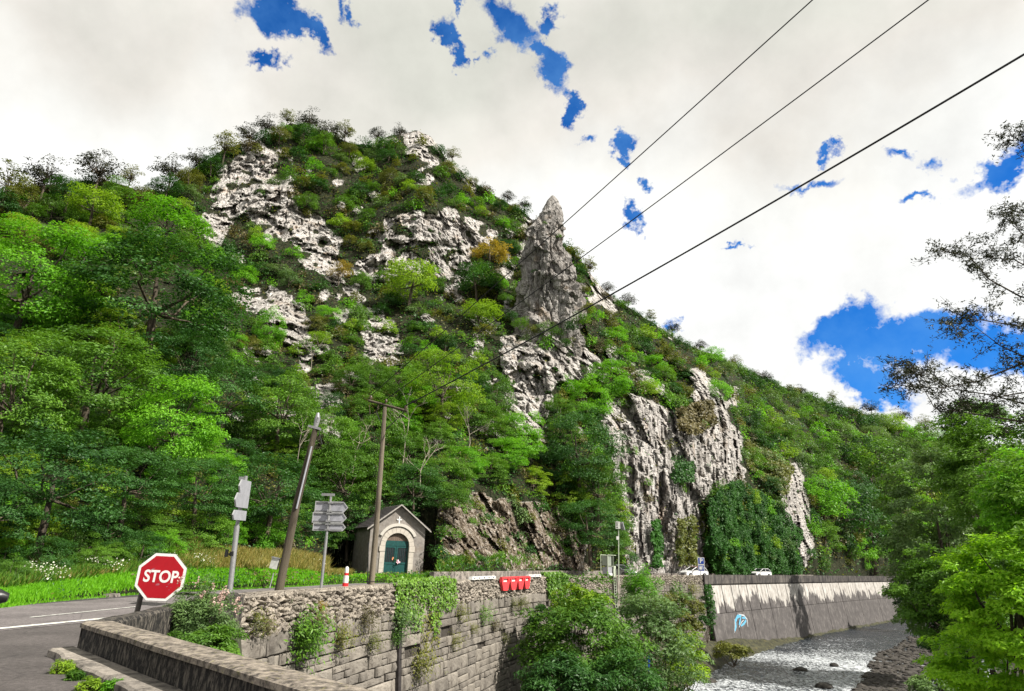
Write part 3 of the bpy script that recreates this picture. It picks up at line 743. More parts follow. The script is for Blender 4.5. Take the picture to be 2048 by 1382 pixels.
def mtx(line, s, z, L, Hh, dep, rot, front=-.14, bt=.07):
    p, d_, nn = line.at(s); q = p + nn * (bat(z, bt) + front) ; 
    Rm = Matrix((d_, nn, Vector((0, 0, 1)))).transposed().to_4x4()
    return Matrix.Translation((q.x, q.y, z)) @ Rm @ Matrix.Rotation(math.atan(bt), 4, 'X') @ Matrix.Rotation(rot, 4, 'Y') @ Matrix.Diagonal((L, dep, Hh, 1))
stones = []  # (size on screen, kind, proto, matrix)
def addst(kind, k, Mx):
    c = Mx.translation; px, py = proj(c); Y = max(c.y, 1)
    vis = -30 < px < 2080 and py < 1410
    if px > 1075 and px < 1330 and py > 1190: vis = False
    stones.append(((Mx.to_scale().x * Mx.to_scale().z) ** .5 / Y * (1 if vis else 0), kind, k, Mx))
rr = random.Random(5)
# ashlar courses
z = -.88
while z > -10.6:
    h = rr.choice([.30, .40, .52, .62, .74, .46]); s = rr.uniform(-.3, 0); ph = rr.uniform(0, 6)
    ye = WL.L
    while s < s_end - .1:
        p = WL.at(max(s, 0))[0]; px, py = proj((p.x, p.y, z))
        L = rr.choice([.34, .5, .7, .95, 1.2, 1.6]) * rr.uniform(.85, 1.15) * (1.25 if h > .45 else 1)
        if s + L > s_end: L = s_end - s
        s1 = max(s, 0)
        if L > .12 and py < 1450:
            sc_ = s + L / 2
            if rr.random() < .015: s += L; continue
            if rr.random() < .32 and h > .4:
                for zz in (z - h * .25, z - h * .75): addst('stone_block', rr.randrange(8), mtx(WL, sc_, zz, L - .035, h / 2 - .03, .19 + rr.uniform(-.03, .03), rr.uniform(-.02, .02)))
            else:
                addst('stone_block', rr.randrange(8), mtx(WL, sc_, z - h / 2, L - .03, h - rr.uniform(.015, .06), .19 + rr.uniform(-.05, .05), rr.uniform(-.035, .035)))
        s += L
    z -= h
# rubble band
row = 0; z = .33
while z > -.90:
    h = rr.uniform(.13, .19); s = .55 + rr.uniform(0, .15)
    while s < s_end:
        L = rr.choice([.13, .2, .28, .4]) * rr.uniform(.8, 1.2)
        addst('rubble_stone', rr.randrange(8), mtx(WL, s + L / 2, z - h / 2 + rr.uniform(-.06, .06), L * 1.05, h * rr.uniform(.7, 1.6), .22 + rr.uniform(-.08, .09), rr.uniform(-.5, .5)))
        s += L
    z -= h
for kind, pm, pr, mt in (('stone_block', SPm, SP, M_block), ('rubble_stone', RPm, RP, M_rubble)):
    L_ = sorted([t for t in stones if t[1] == kind], key=lambda t: -t[0])
    for t in L_[:300]:
        o = bpy.data.objects.new(kind, pm[t[2]]); C.objects.link(o); o.parent = wall; o.matrix_world = t[3]
    V, F4, F3 = [], [], []; b = 0
    mb = MB()
    for t in L_[300:]:
        p_ = pr[t[2]]; A_ = np.array(t[3]); v = np.array(p_.v); v = v @ A_[:3, :3].T + A_[:3, 3]
        mb.v += [tuple(x) for x in v]; mb.f += [tuple(b + i for i in f) for f in p_.f]; b += len(v)
    me = bpy.data.meshes.new('small_stones'); me.from_pydata(mb.v, [], mb.f); me.materials.append(mt)
    o = link('small_stones', me, wall); o['kind'] = 'stuff'
# coping slabs of mortar along the top
mb = MB(); s = .6
cop = []
while s < s_end - .4:
    L = rr.uniform(.5, 1.1); p, d_, nn = WL.at(s + L / 2)
    Rm = Matrix((d_, nn, Vector((0, 0, 1)))).transposed().to_4x4()
    Mx = Matrix.Translation((p.x, p.y, .35)) @ Rm @ Matrix.Rotation(rr.uniform(-.02, .02), 4, 'Y')
    cop.append((Mx, L)); s += L
cm = MB(); cm.box((-.5, -.5, -.5), (.5, .07, .5), None, .93); cme = cm.mesh('coping_stone', M_rubble)
for Mx, L in cop[:90]:
    o = bpy.data.objects.new('coping_stone', cme); C.objects.link(o); o.parent = wall; o.matrix_world = Mx @ Matrix.Diagonal((L * .97, .85, .12 + rr.uniform(-.02, .03), 1))
# dark end pier
pier = MB(); p0, d0, n0 = WL.at(.25); Rm = Matrix((d0, n0, Vector((0, 0, 1)))).transposed().to_4x4()
pier.box((-.45, -.5, -1.35), (.36, .16, .42), Matrix.Translation((p0.x, p0.y, 0)) @ Rm, .97)
pier.build('end_pier', M_par, wall)
# drain stain slot
sd = WL.s_of_px(795); p, d_, nn = WL.at(sd)
mb = MB(); mb.box((-.16, -.1, -6), (.16, .115, -1.3), Matrix.Translation(p + nn * .12) @ Matrix((d_, nn, Vector((0, 0, 1)))).transposed().to_4x4() @ Matrix.Rotation(math.atan(.07), 4, 'X'))
mb.build('drain_chute', simple('wet_black_stone', (.035, .03, .03), .5, 0, .4, 3), wall)

# ------------------------------------------------------------------ concrete river wall
cw = empty('concrete_river_wall', (0, 0, 0), 'curved concrete river wall with dark beam, pale upper panels and stained lower panels', 'wall')
s_c0 = WL.s_of_px(1406); s_c1 = WL.L - .5
wall_core('core', WL, s_c0, s_c1, -.3, -12, .8, M_mortar, cw, bt=.14, n=60)
def seg(line, sa, sb, prof, n=3):
    # prof: closed polygon of (outward, z)
    mb = MB(); m_ = len(prof); vs = []
    for s in np.linspace(sa, sb, n):
        p, d_, nn = line.at(s)
        for o_, z in prof:
            q = p + nn * o_; vs.append((q.x, q.y, z))
    fs = [(i * m_ + k, i * m_ + (k + 1) % m_, (i + 1) * m_ + (k + 1) % m_, (i + 1) * m_ + k) for i in range(n - 1) for k in range(m_)]
    fs += [tuple(range(m_)), tuple(reversed([(n - 1) * m_ + k for k in range(m_)]))]
    mb.add(vs, fs); return mb
# beam
sb = np.linspace(s_c0 - .6, s_c1, 15)
for a, b in zip(sb, sb[1:]):
    seg(WL, a + .01, b - .01, [(-.55, -.95), (.30, -.95), (.42, -.80), (.42, .42), (-.55, .42)], 4).build('beam_segment', M_band, cw)
k = .14
pj = [1406, 1437, 1456, 1471, 1487, 1507, 1527, 1547, 1565, 1583, 1601, 1619, 1638, 1655, 1672, 1690, 1705, 1725, 1742, 1760, 1775, 1800, 1830, 1870, 1920]
js = [WL.s_of_px(p) for p in pj]
zj = -4.9
for i, (a, b) in enumerate(zip(js, js[1:])):
    zt = -1.05
    zm = zj
    o1 = .10 + rr.uniform(0, .03)
    seg(WL, a + .13, b - .13, [(0, zm + .03), (bat(zm, k) + o1, zm + .03), (bat(zt, k) + o1, zt), (0, zt)]).build('pale_panel', M_pwhite, cw)
    if i % 2 == 0:
        b2 = js[min(i + 2, len(js) - 1)]; o2 = .14
        seg(WL, a + .08, b2 - .08, [(0, -11.8), (bat(-11.8, k) + o2, -11.8), (bat(zm, k) + o2, zm - .04), (0, zm - .04)]).build('stained_panel', M_pdark, cw)
# graffiti: flat strokes of paint
def wall_pt(px, py, off=.2):
    s = WL.s_of_px(px)
    for _ in range(12):
        p, d_, nn = WL.at(s); lo, hi = -12.0, 0.0
        for _k in range(30):
            m_ = (lo + hi) / 2; q = p + nn * (bat(m_, k) + off)
            if proj((q.x, q.y, m_))[1] < py: hi = m_
            else: lo = m_
        q = p + nn * (bat(m_, k) + off); e = proj((q.x, q.y, m_))[0] - px
        q2 = WL.at(s + .2)[0] + WL.at(s + .2)[2] * (bat(m_, k) + off); de = (proj((q2.x, q2.y, m_))[0] - proj((q.x, q.y, m_))[0]) / .2
        s -= e / de
    return Vector((q.x, q.y, m_))
M_cyan = simple('cyan_spray_paint', (.10, .33, .50), .6, 0, .25, 6); M_spw = simple('white_spray_paint', (.42, .44, .46), .6)
gr = empty('graffiti', wall_pt(1480, 1248), 'light blue and white spray painted graffiti on the stained lower panels', 'graffiti')
def stroke(pts, w, mt, off, nm='paint_stroke'):
    P = [wall_pt(x, y, off) - gr.location for x, y in pts]; mb = MB(); vs = []
    for i, p in enumerate(P):
        t = (P[min(i + 1, len(P) - 1)] - P[max(i - 1, 0)]).normalized(); nn = WL.at(js[4])[2]; u = t.cross(nn).normalized() * w * (1 if 0 < i < len(P) - 1 else .5); vs += [p + u, p - u, ]
    mb.add(vs, [(2 * i, 2 * i + 2, 2 * i + 3, 2 * i + 1) for i in range(len(P) - 1)]); mb.build(nm, mt, gr)
stroke([(1470, 1262), (1472, 1252), (1471, 1242), (1475, 1233), (1482, 1232), (1480, 1243), (1478, 1250)], .27, M_cyan, .17)
stroke([(1484, 1236), (1490, 1235), (1492, 1241), (1488, 1247), (1482, 1252)], .2, M_cyan, .172)
stroke([(1469, 1266), (1470, 1250), (1469, 1238)], .11, M_spw, .175)
stroke([(1477, 1228), (1488, 1231), (1494, 1238), (1496, 1254)], .12, M_spw, .175)
stroke([(1478, 1255), (1484, 1243), (1488, 1240)], .09, M_spw, .175)

# ------------------------------------------------------------------ bridge: parapet, deck edge, kerb
br = empty('bridge_parapet', (0, 0, 0), 'low lichen-blackened concrete bridge parapet turning a sharp corner in the foreground', 'parapet')
PT = .505; th = .47
def par_seg(name, A, B, nA, nB, h, mt, z0=-.02, tp=1.0):
    A, B = Vector(A), Vector(B); mb = MB(); n = 26; vs = []
    for i in range(n + 1):
        t = i / n; p = A.lerp(B, t); w = nA.lerp(nB, t); jz = .012 * random.uniform(-1, 1); jo = .008 * random.uniform(-1, 1)
        u = w.normalized() * jo
        vs += [(p.x + u.x, p.y + u.y, z0), (p.x + w.x * .05, p.y + w.y * .05, h + jz - .02), (p.x + w.x * .12, p.y + w.y * .12, h + jz), (p.x + w.x * .9, p.y + w.y * .9, h - jz * .5), (p.x + w.x, p.y + w.y, h - .03), (p.x + w.x, p.y + w.y, -2.5 if z0 < 0 else z0)]
    m_ = 6; fs = [(i * m_ + k, i * m_ + (k + 1) % m_, (i + 1) * m_ + (k + 1) % m_, (i + 1) * m_ + k) for i in range(n) for k in range(m_)]
    fs += [tuple(range(m_)), tuple(reversed([n * m_ + k for k in range(m_)]))]
    mb.add(vs, fs); return mb
nv = PN * th
P_a = CORNER; P_b = CORNER + PD * 44
par_seg('p', P_a, P_b, nv, nv, PT - .05, M_par).build('wall_body', M_par, br)
# coping: a weathered layer on top
mb = MB(); n = 90; vs = []
for i in range(n + 1):
    t = i / n; p = P_a.lerp(P_b, t); j = random.uniform(-1, 1) * .012
    for o_, z in ((-.035 + j, PT - .07), (-.03 + j, PT - .01), (.03, PT + .012 + j * .5), (th * .6, PT + .016), (th - .02, PT + j * .4), (th + .02, PT - .03), (th + .02, PT - .07)):
        q = p + PN * o_; vs.append((q.x, q.y, z))
m_ = 7; mb.add(vs, [(i * m_ + k, i * m_ + (k + 1) % m_, (i + 1) * m_ + (k + 1) % m_, (i + 1) * m_ + k) for i in range(n) for k in range(m_)] + [tuple(range(m_)), tuple(reversed([n * m_ + k for k in range(m_)]))])
mb.build('coping', M_partop, br)
# return leg towards the stone wall
L2 = [CORNER + Vector((0, 0, 0)), Vector((-7.24, 14.02, 0)), Vector((-7.54, 16.06, 0)), Vector((-8.0, 18.9, 0)), WL.at(0)[0] + Vector((-.1, -.1, 0))]
mb = MB(); vs = []; pts = []
for a, b in zip(L2, L2[1:]):
    for i in range(8): pts.append(a.lerp(b, i / 8))
pts.append(L2[-1])
for i, p in enumerate(pts):
    t = (pts[min(i + 1, len(pts) - 1)] - pts[max(i - 1, 0)]).normalized(); nn = Vector((t.y, -t.x, 0)); j = random.uniform(-1, 1) * .012
    for o_, z in ((0, -.02), (0, PT - .06), (.05, PT + j), (.33, PT + j * .5), (.38, PT - .05), (.40, -3.2)):
        q = p + nn * o_; vs.append((q.x, q.y, z))
n = len(pts) - 1; m_ = 6
mb.add(vs, [(i * m_ + k, i * m_ + (k + 1) % m_, (i + 1) * m_ + (k + 1) % m_, (i + 1) * m_ + k) for i in range(n) for k in range(m_)] + [tuple(range(m_)), tuple(reversed([n * m_ + k for k in range(m_)]))])
mb.build('return_wall', M_par, br)
# bridge deck side and kerb
deck = MB(); vs = []
q = [CORNER + PN * .3, CORNER + PN * .3 + PD * 45, CORNER + PN * -9 + PD * 45, CORNER + PN * -9 + PD * 3]
deck.add([(p.x, p.y, -.02) for p in q] + [(p.x, p.y, -1.4) for p in q], [(0, 1, 2, 3), (7, 6, 5, 4), (0, 4, 5, 1), (1, 5, 6, 2), (2, 6, 7, 3), (3, 7, 4, 0)])
tag(deck.build('bridge_deck', M_par), 'concrete deck of the bridge under the side road', kind='structure')
abut = MB(); q = [CORNER + PN * .2 - PD * 1.0, CORNER + PN * .2 + PD * 4.0, CORNER - PN * 9 + PD * 4.0, CORNER - PN * 9 - PD * 1.0]
abut.add([(p.x, p.y, -.06) for p in q] + [(p.x, p.y, -12) for p in q], [(0, 1, 2, 3), (7, 6, 5, 4), (0, 4, 5, 1), (1, 5, 6, 2), (2, 6, 7, 3), (3, 7, 4, 0)])
tag(abut.build('bridge_abutment', M_par), 'concrete abutment under the corner of the bridge', 'abutment', kind='structure')
# slope of earth inside the corner (bush grows there) 
mb = MB(); c_in = [(-6.4, 12.3), (-1.0, 7.0), (2.0, 4.5), (4.0, 8.0), (-3.5, 15.0), (-7.0, 21.2), (-7.9, 21.6), (-7.1, 16)]
zc = [-.25, -2.4, -4.5, -9.5, -7.5, -4.0, -.55, -.25]
mb.add([(x, y, z) for (x, y), z in zip(c_in, zc)] + [(-6.1, 15.2, -1.1)], [(i, (i + 1) % 8, 8) for i in range(8)])
tag(mb.build('earth_slope', M_soil), 'weedy earth slope in the corner between bridge and wall', kind='structure')
kb = empty('kerb', (0, 0, 0), 'worn concrete kerb slab along the foot of the bridge parapet', 'kerb')
Lk = 0.0; i = 0
while Lk < 16:
    l = 1.6; mb = MB(); n_ = 6; vs = []
    for j in range(n_ + 1):
        p = CORNER + PD * (-.25 + Lk + (l - .02) * j / n_); e = .02 * random.uniform(-1, 1)
        w0 = .36 if Lk + j / n_ * l > .9 else .28
        for o_, z in ((.02, .0), (.0, .13), (-w0 + e, .12), (-w0 - .04 + e, .09), (-w0 - .05 + e, -.02)):
            q_ = p + PN * o_; vs.append((q_.x, q_.y, z))
    mb.add(vs, [(a * 5 + b, a * 5 + (b + 1) % 5, (a + 1) * 5 + (b + 1) % 5, (a + 1) * 5 + b) for a in range(n_) for b in range(5)] + [(0, 1, 2, 3, 4), tuple(reversed([n_ * 5 + b for b in range(5)]))])
    mb.build('kerb_stone', M_kerb, kb); Lk += l

# ------------------------------------------------------------------ stop sign
def textobj(name, s, size, loc, rotm, mt, parent, ext=.004, shear=0, sx=1.0, space=1.0, bold=0.0):
    cu = bpy.data.curves.new(name, 'FONT'); cu.body = s; cu.size = size; cu.align_x = 'CENTER'; cu.align_y = 'CENTER'; cu.extrude = ext; cu.shear = shear; cu.space_character = space; cu.offset = bold
    cu.materials.append(mt); o = bpy.data.objects.new(name, cu); C.objects.link(o)
    dg = bpy.context.evaluated_depsgraph_get(); me = bpy.data.meshes.new_from_object(o.evaluated_get(dg)); bpy.data.objects.remove(o)
    me.materials.clear(); me.materials.append(mt)
    o = bpy.data.objects.new(name, me); C.objects.link(o); o.parent = parent
    o.matrix_local = Matrix.Translation(loc) @ rotm.to_4x4() @ Matrix.Diagonal((sx, 1, 1, 1)); return o
sc = AT(322, 1154, 16.3)
ss_ = empty('stop_sign', (sc.x, sc.y, 0), 'scuffed red octagonal STOP sign leaning on its post behind the parapet corner', 'road sign')
face_n = (EYE - sc); face_n.z = 0; face_n.normalize(); face_n = (Matrix.Rotation(R(-14), 3, 'Z') @ face_n); face_n = (face_n + Vector((0, 0, .02))).normalized()
upv = (Vector((0, 0, 1)) - face_n * face_n.z).normalized(); rt = upv.cross(face_n).normalized()
tilt = Matrix.Rotation(R(-1.5), 3, face_n); upv = tilt @ upv; rt = tilt @ rt
def RT(): return Matrix((rt, upv, face_n)).transposed()
MS = Matrix.Translation(sc - ss_.location) @ RT().to_4x4()
def octo(r, z0, z1, name, mt):
    mb = MB(); a = [(r * math.cos(R(22.5 + 45 * k)), r * math.sin(R(22.5 + 45 * k))) for k in range(8)]
    vs = [MS @ Vector((x, y, z)) for z in (z0, z1) for x, y in a]
    mb.add(vs, [tuple(range(8)), tuple(range(15, 7, -1))] + [(k, (k + 1) % 8, 8 + (k + 1) % 8, 8 + k) for k in range(8)])
    return mb.build(name, mt, ss_)
M_sred = simple('sign_red', (.30, .004, .010), .4, 0, .10, 3)
octo(.565, -.02, 0, 'backing_plate', M_galv); octo(.558, .0, .006, 'white_border', M_white); octo(.495, .004, .010, 'red_face', M_sred)
textobj('stop_lettering', 'STOP', .36, MS @ Vector((0.0, .0, .0115)), RT(), M_white, ss_, .002, .0, .86, 1.0, .009)
mb = MB()
M_scuff = simple('sign_scuff', (.26, .07, .09), .7, 0, .3, 20)
def scuff(cx, cy, w, h, a):
    mb = MB(); n = 9; vs = []
    for k_ in range(n):
        t = 2 * math.pi * k_ / n; r_ = random.uniform(.6, 1.1); x, y = w * r_ * math.cos(t), h * r_ * math.sin(t)
        vs.append(MS @ Vector((cx + x * math.cos(a) - y * math.sin(a), cy + x * math.sin(a) + y * math.cos(a), .0114)))
    mb.add(vs, [tuple(range(n))]); mb.build('scuff_mark', M_scuff, ss_)
for a in [(-.03, -.16, .05, .03, .4), (-.22, .15, .05, .02, .6), (-.26, .10, .03, .015, .3), (.20, -.14, .03, .008, .8), (.17, -.20, .025, .012, .5), (.23, -.27, .02, .008, .7), (.05, -.06, .015, .07, -.1), (-.18, .18, .03, .008, .2), (.26, -.22, .02, .006, .9)]: scuff(*a)
pb = AT(276, 1216, 16.55); ptp = AT(296, 1130, 16.42); dv = (ptp - pb).normalized(); foot = pb - dv * (pb.z / dv.z)
mb = MB()
fl = foot - ss_.location
mb.tube([fl, ptp - ss_.location], .065, 4); mb.build('post', simple('brown_grey_post', (.10, .09, .08), .6, .3), ss_)
for t in (-.15, .18):
    mb = MB(); mb.box((-.33, -.03, -.05), (.12, .03, -.02), MS @ Matrix.Translation((0, t, 0))); mb.build('bracket', M_galv, ss_)

# ------------------------------------------------------------------ direction sign posts (backs of arrow panels)
M_rail = simple('rail_steel', (.16, .16, .16), .5, .5)
M_edge = simple('sign_edge', (.38, .38, .38), .45, .3, .08)
def arrow_panel(root, px0, py, Y, width, h, direction, lab, skew=0.0, gap_=.03):
    """direction: unit vector of the panel's long axis in plan; origin on the post"""
    c = AT(px0, py, Y); base = c - root.location
    d_ = direction.normalized(); n_ = Vector((d_.y, -d_.x, 0))
    if n_.y > 0: n_ = -n_
    Mx = Matrix((d_, n_, Vector((0, 0, 1)))).transposed().to_4x4(); Mx = Matrix.Translation(base) @ Mx @ Matrix.Rotation(skew, 4, 'Y')
    a0, a1 = width; tip = h * .42
    poly = [(a0, -h / 2), (a1 - tip, -h / 2), (a1, 0), (a1 - tip, h / 2), (a0, h / 2)]
    mb = MB(); mb.prism(poly, -.135, -.12, Mx)
    p = mb.build('arrow_panel', M_alu, root)
    mb = MB(); n = 5
    inner_ = [(x * .0 + (a0 + .035 if i in (0, 4) else a1 - tip - .012 if i in (1, 3) else a1 - .045), z * (1 - .07 / h * 1.0) if i != 2 else 0) for i, (x, z) in enumerate(poly)]
    for (i, j) in ((0, 1), (1, 2), (2, 3), (3, 4), (4, 0)):
        q = [Vector((poly[i][0], -.119, poly[i][1])), Vector((poly[j][0], -.119, poly[j][1])), Vector((inner_[j][0], -.119, inner_[j][1])), Vector((inner_[i][0], -.119, inner_[i][1]))]
        vs = [Mx @ v for v in q] + [Mx @ (v + Vector((0, .03, 0))) for v in q]
        mb.add(vs, [(0, 1, 2, 3), (4, 7, 6, 5), (0, 4, 5, 1), (1, 5, 6, 2), (2, 6, 7, 3), (3, 7, 4, 0)])
    mb.build('rim', M_edge, p)
    for z_ in (-h * .36, h * .36):
        mb = MB(); mb.box((a0 + .05, -.118, z_ - .02), (a1 - tip - .04, -.085, z_ + .02), Mx); mb.build('back_rail', M_rail, p)
    for z_ in (-h * .36, h * .36):
        mb = MB(); mb.box((-.09, -.086, z_ - .03), (.09, .07, z_ + .03), Mx); mb.build('clamp', M_galv, p)
Yb = 27.9
b0 = XZ(640, Yb, .05); t0 = AT(662, 990, Yb)
sp2 = empty('direction_sign_post', b0, 'galvanised signpost carrying three grey arrow panels pointing right, seen from behind', 'direction sign')
mb = MB(); mb.tube([(0, 0, -.1), (AT(653, 1072, Yb) - b0)], .062, 10); mb.tube([(AT(652.8, 1074, Yb) - b0), t0 - b0], .052, 10); mb.build('post', M_galv, sp2)
hd = Vector((1, .10, 0))
arrow_panel(sp2, 660, 1014, Yb, (-.62, .72), .46, hd, '', -.005)
arrow_panel(sp2, 657, 1035, Yb, (-.66, .72), .42, hd, '', -.01)
arrow_panel(sp2, 655, 1054, Yb, (-.60, .72), .30, hd, '', -.01)
mb = MB(); mb.box((-.34, -.05, .0), (.18, .05, .10), Matrix.Translation(AT(660, 992, Yb) - b0)); mb.build('top_bracket', M_galv, sp2)
Ya = 22.0
b0 = XZ(457, Ya, .1); t0 = AT(492, 952, Ya)
sp1 = empty('direction_sign_post', b0, 'leaning galvanised signpost with grey arrow panels turned edge-on, pointing left', 'direction sign')
mb = MB(); mb.tube([(0, 0, -.2), (AT(474, 1052, Ya) - b0)], .085, 10); mb.tube([(AT(473.8, 1054, Ya) - b0), t0 - b0], .062, 10); mb.build('post', M_galv, sp1)
hd = Vector((.06, -.99, 0))
for pxx, pyy, w, h in ((488, 975, .85, .42), (484, 1002, 1.05, .44), (479, 1031, 1.0, .30)):
    arrow_panel(sp1, pxx, pyy, Ya, (-.25, w), h, hd, '', .03)
mb = MB(); mb.box((-.14, -.05, .0), (.05, .05, .10), Matrix.Translation(AT(487, 960, Ya) - b0)); mb.build('top_bracket', M_galv, sp1)
mb = MB(); mb.box((-.24, -.05, -.11), (-.17, .05, .12), Matrix.Translation(AT(466, 1107, Ya) - b0)); mb.tube([AT(457, 1108, Ya) - b0, AT(470, 1108, Ya) - b0], .03, 6); mb.tube([AT(466.3, 1103, Ya) - b0, AT(465.5, 1112, Ya) - b0], .10, 10); mb.build('small_box', M_black, sp1)

# ------------------------------------------------------------------ utility poles
Y1 = 25.6; b0 = XZ(553, Y1, .1); t0 = AT(636, 826, Y1 + .3)
up1 = empty('utility_pole', b0, 'leaning wooden pole with pale cable guard and small grey meter box near its foot', 'utility pole')
mb = MB(); mb.tube([(0, 0, -.3), AT(594, 1005, Y1 + .1) - b0, AT(631, 858, Y1 + .3) - b0], [.165, .14, .11], 12); mb.build('pole', M_wood, up1)
mb = MB(); off_ = Vector((.05, -.17, 0)); mb.tube([AT(593, 1018, Y1 + .1) - b0 + off_, AT(623, 894, Y1 + .2) - b0 + off_], .035, 6); mb.build('cable_guard', M_alu, up1)
mb = MB(); q = AT(549, 1127, Y1) - b0; mb.box((-.12, -.10, -.18), (.14, .12, .19), Matrix.Translation(q) @ Matrix.Rotation(R(10), 4, 'Y'), .96); bx_ = mb.build('meter_box', simple('grey_cabinet', (.42, .43, .40), .5), up1)
mb = MB(); mb.box((-.14, -.13, .19), (.17, .14, .22), Matrix.Translation(q) @ Matrix.Rotation(R(10), 4, 'Y')); mb.build('lid', M_galv, bx_)
mb = MB(); mb.tube([AT(543, 1176, Y1) - b0 + Vector((0, -.2, 0)), AT(549, 1146, Y1) - b0 + Vector((0, -.1, 0))], .022, 6); mb.build('conduit', M_galv, up1)
mb = MB(); c1_ = AT(630, 856, Y1 + .3) - b0; mb.box((-.26, -.12, -.04), (.22, .12, .05), Matrix.Translation(c1_) @ Matrix.Rotation(R(12), 4, 'Y')); mb.build('cap_plate', M_galv, up1)
mb = MB(); mb.tube([AT(631, 854, Y1 + .3) - b0, AT(635, 838, Y1 + .3) - b0, t0 - b0], [.09, .12, .06], 8); mb.tube([AT(634, 845, Y1) - b0, AT(637, 835, Y1) - b0], .05, 6); mb.build('lamp_head', M_galv, up1)
mb = MB(); mb.tube([c1_ + Vector((.12, 0, 0)), AT(644, 888, Y1 + .3) - b0], .018, 5); mb.build('cable_tail', M_cable, up1)
Y2 = 32.5; b0 = XZ(742, Y2, .25); t2 = AT(770, 814, Y2)
up2 = empty('utility_pole', b0, 'tall weathered wooden pole with a crossarm on top standing before the chapel', 'utility pole')
mb = MB(); mb.tube([(0, 0, -.3), AT(753, 1050, Y2) - b0, AT(762, 930, Y2) - b0, t2 - b0], [.145, .13, .115, .095], 12); mb.build('pole', M_woodp, up2)
ca, cb = AT(737, 801, Y2 + .2), AT(814, 822, Y2 - .2)
mb = MB(); mb.tube([ca - b0, cb - b0], .065, 4); mb.build('crossarm', M_wood, up2)
mb = MB(); mb.tube([AT(808, 824, Y2) - b0, AT(769, 862, Y2) - b0], .022, 5); mb.tube([AT(752, 822, Y2) - b0, AT(768, 862, Y2) - b0], .018, 5); mb.build('brace', M_cable, up2)
ins = []
for px, py in ((741, 799), (772, 806), (811, 819)):
    q = AT(px, py, Y2) - b0; mb = MB(); mb.tube([q, q + Vector((0, 0, .10)), q + Vector((0, 0, .16)), q + Vector((0, 0, .22))], [.03, .07, .055, .03], 8); mb.build('insulator', simple('insulator_glaze', (.10, .07, .05), .25), up2); ins.append(q + b0 + Vector((0, 0, .2)))
mb = MB(); mb.tube([AT(737, 1168, Y2) - b0 + Vector((0, -.2, 0)), AT(742, 1085, Y2) - b0 + Vector((-.1, -.15, 0))], .03, 6); mb.build('cable_guard', M_black, up2)
mb = MB(); qq = AT(743, 1163, Y2) - b0; mb.tube([qq + Vector((-.35, -.2, 0)), qq + Vector((.35, -.2, 0))], .02, 5); mb.build('iron_band', M_cable, up2)
# cables
def cable(A, B, sag, r, label, n=48):
    mb = MB(); pts = []
    for i in range(n * 3 + 1):
        t = i / n; p = A + (B - A) * t; p.z -= sag * 4 * t * (1 - t); pts.append(p)
    mb.tube(pts, r, 6); tag(mb.build('overhead_cable', M_cable), label, 'cable', 'overhead cables crossing the sky')
cable(ins[0], AT(1700, -68, 13.5), .05, .020, 'thin overhead cable, uppermost of the three crossing the sky')
cable(ins[1], AT(1990, -100, 13.0), .10, .020, 'thin overhead cable between the other two, crossing the sky')
cable(ins[2], AT(2180, 30, 12.5), .25, .030, 'thickest and lowest of the overhead cables crossing the sky')

# ------------------------------------------------------------------ red and white bollard
Yl = 30.0; b0 = XZ(688.5, Yl, .05)
bo = empty('marker_bollard', b0, 'white bollard with two red bands on the wall top beside the chapel', 'bollard')
mb = MB(); mb.tube([(0, 0, -.2), (0, 0, .78)], [.125, .115], 14); mb.tube([(0, 0, .78), (0, 0, .98), (0, 0, 1.10), (0, 0, 1.16)], [.085, .085, .08, .04], 14); mb.build('body', M_white, bo)
for z0, z1, r0 in ((.33, .50, .124), (.80, .90, .089)):
    mb = MB(); mb.tube([(0, 0, z0), (0, 0, z1)], r0, 14); mb.build('red_band', M_red, bo)

# ------------------------------------------------------------------ chapel
n_ = Vector((.457, -.889, 0)).normalized(); r_ = Vector((-n_.y, n_.x, 0))   # r_: right along the front
cc = XZ(790, 53.2, .42); MC = Matrix((r_, -n_, Vector((0, 0, 1)))).transposed().to_4x4()   # x right, y backwards, z up
ch = empty('chapel', cc, 'small rendered roadside chapel with gabled slate roof, white cross and green arched door', 'chapel')
ch.matrix_world = Matrix.Translation(cc) @ MC
W, Lc, EZ, AZ = 4.4, 4.5, 3.50, 5.08
dw, dh, ar = .98, 2.05, .98
wb = MB()
# front wall with arched opening
archp = [(dw * math.cos(t), dh + ar * math.sin(t)) for t in np.linspace(0, math.pi, 17)]
def quadwall(mb, y0, y1):
    H = W / 2; rf = lambda x: EZ + (AZ - EZ) * (1 - abs(x) / H)
    xs = [-H, -dw] ; F_ = []
    mb.prism([(-H, -.5), (-dw, -.5), (-dw, dh), (-dw, rf(-dw)), (-H, EZ)], y0, y1)
    mb.prism([(dw, -.5), (H, -.5), (H, EZ), (dw, rf(dw)), (dw, dh)], y0, y1)
    for (x0, z0), (x1, z1) in zip(archp, archp[1:]):
        xa, za, xb, zb = x1, z1, x0, z0
        mb.prism([(xa, za), (xb, zb), (xb, rf(xb)), (xa, rf(xa))], y0, y1)
quadwall(wb, 0, .35)
wb.box((-W / 2, .35, -.5), (-W / 2 + .3, Lc, EZ)); wb.box((W / 2 - .3, .35, -.5), (W / 2, Lc, EZ))
wb.prism([(-W / 2, -.5), (W / 2, -.5), (W / 2, EZ), (0, AZ), (-W / 2, EZ)], Lc - .3, Lc)
wb.box((-W / 2 + .3, .35, -.5), (W / 2 - .3, Lc - .3, -.1))
wb.build('wall', M_render, ch)
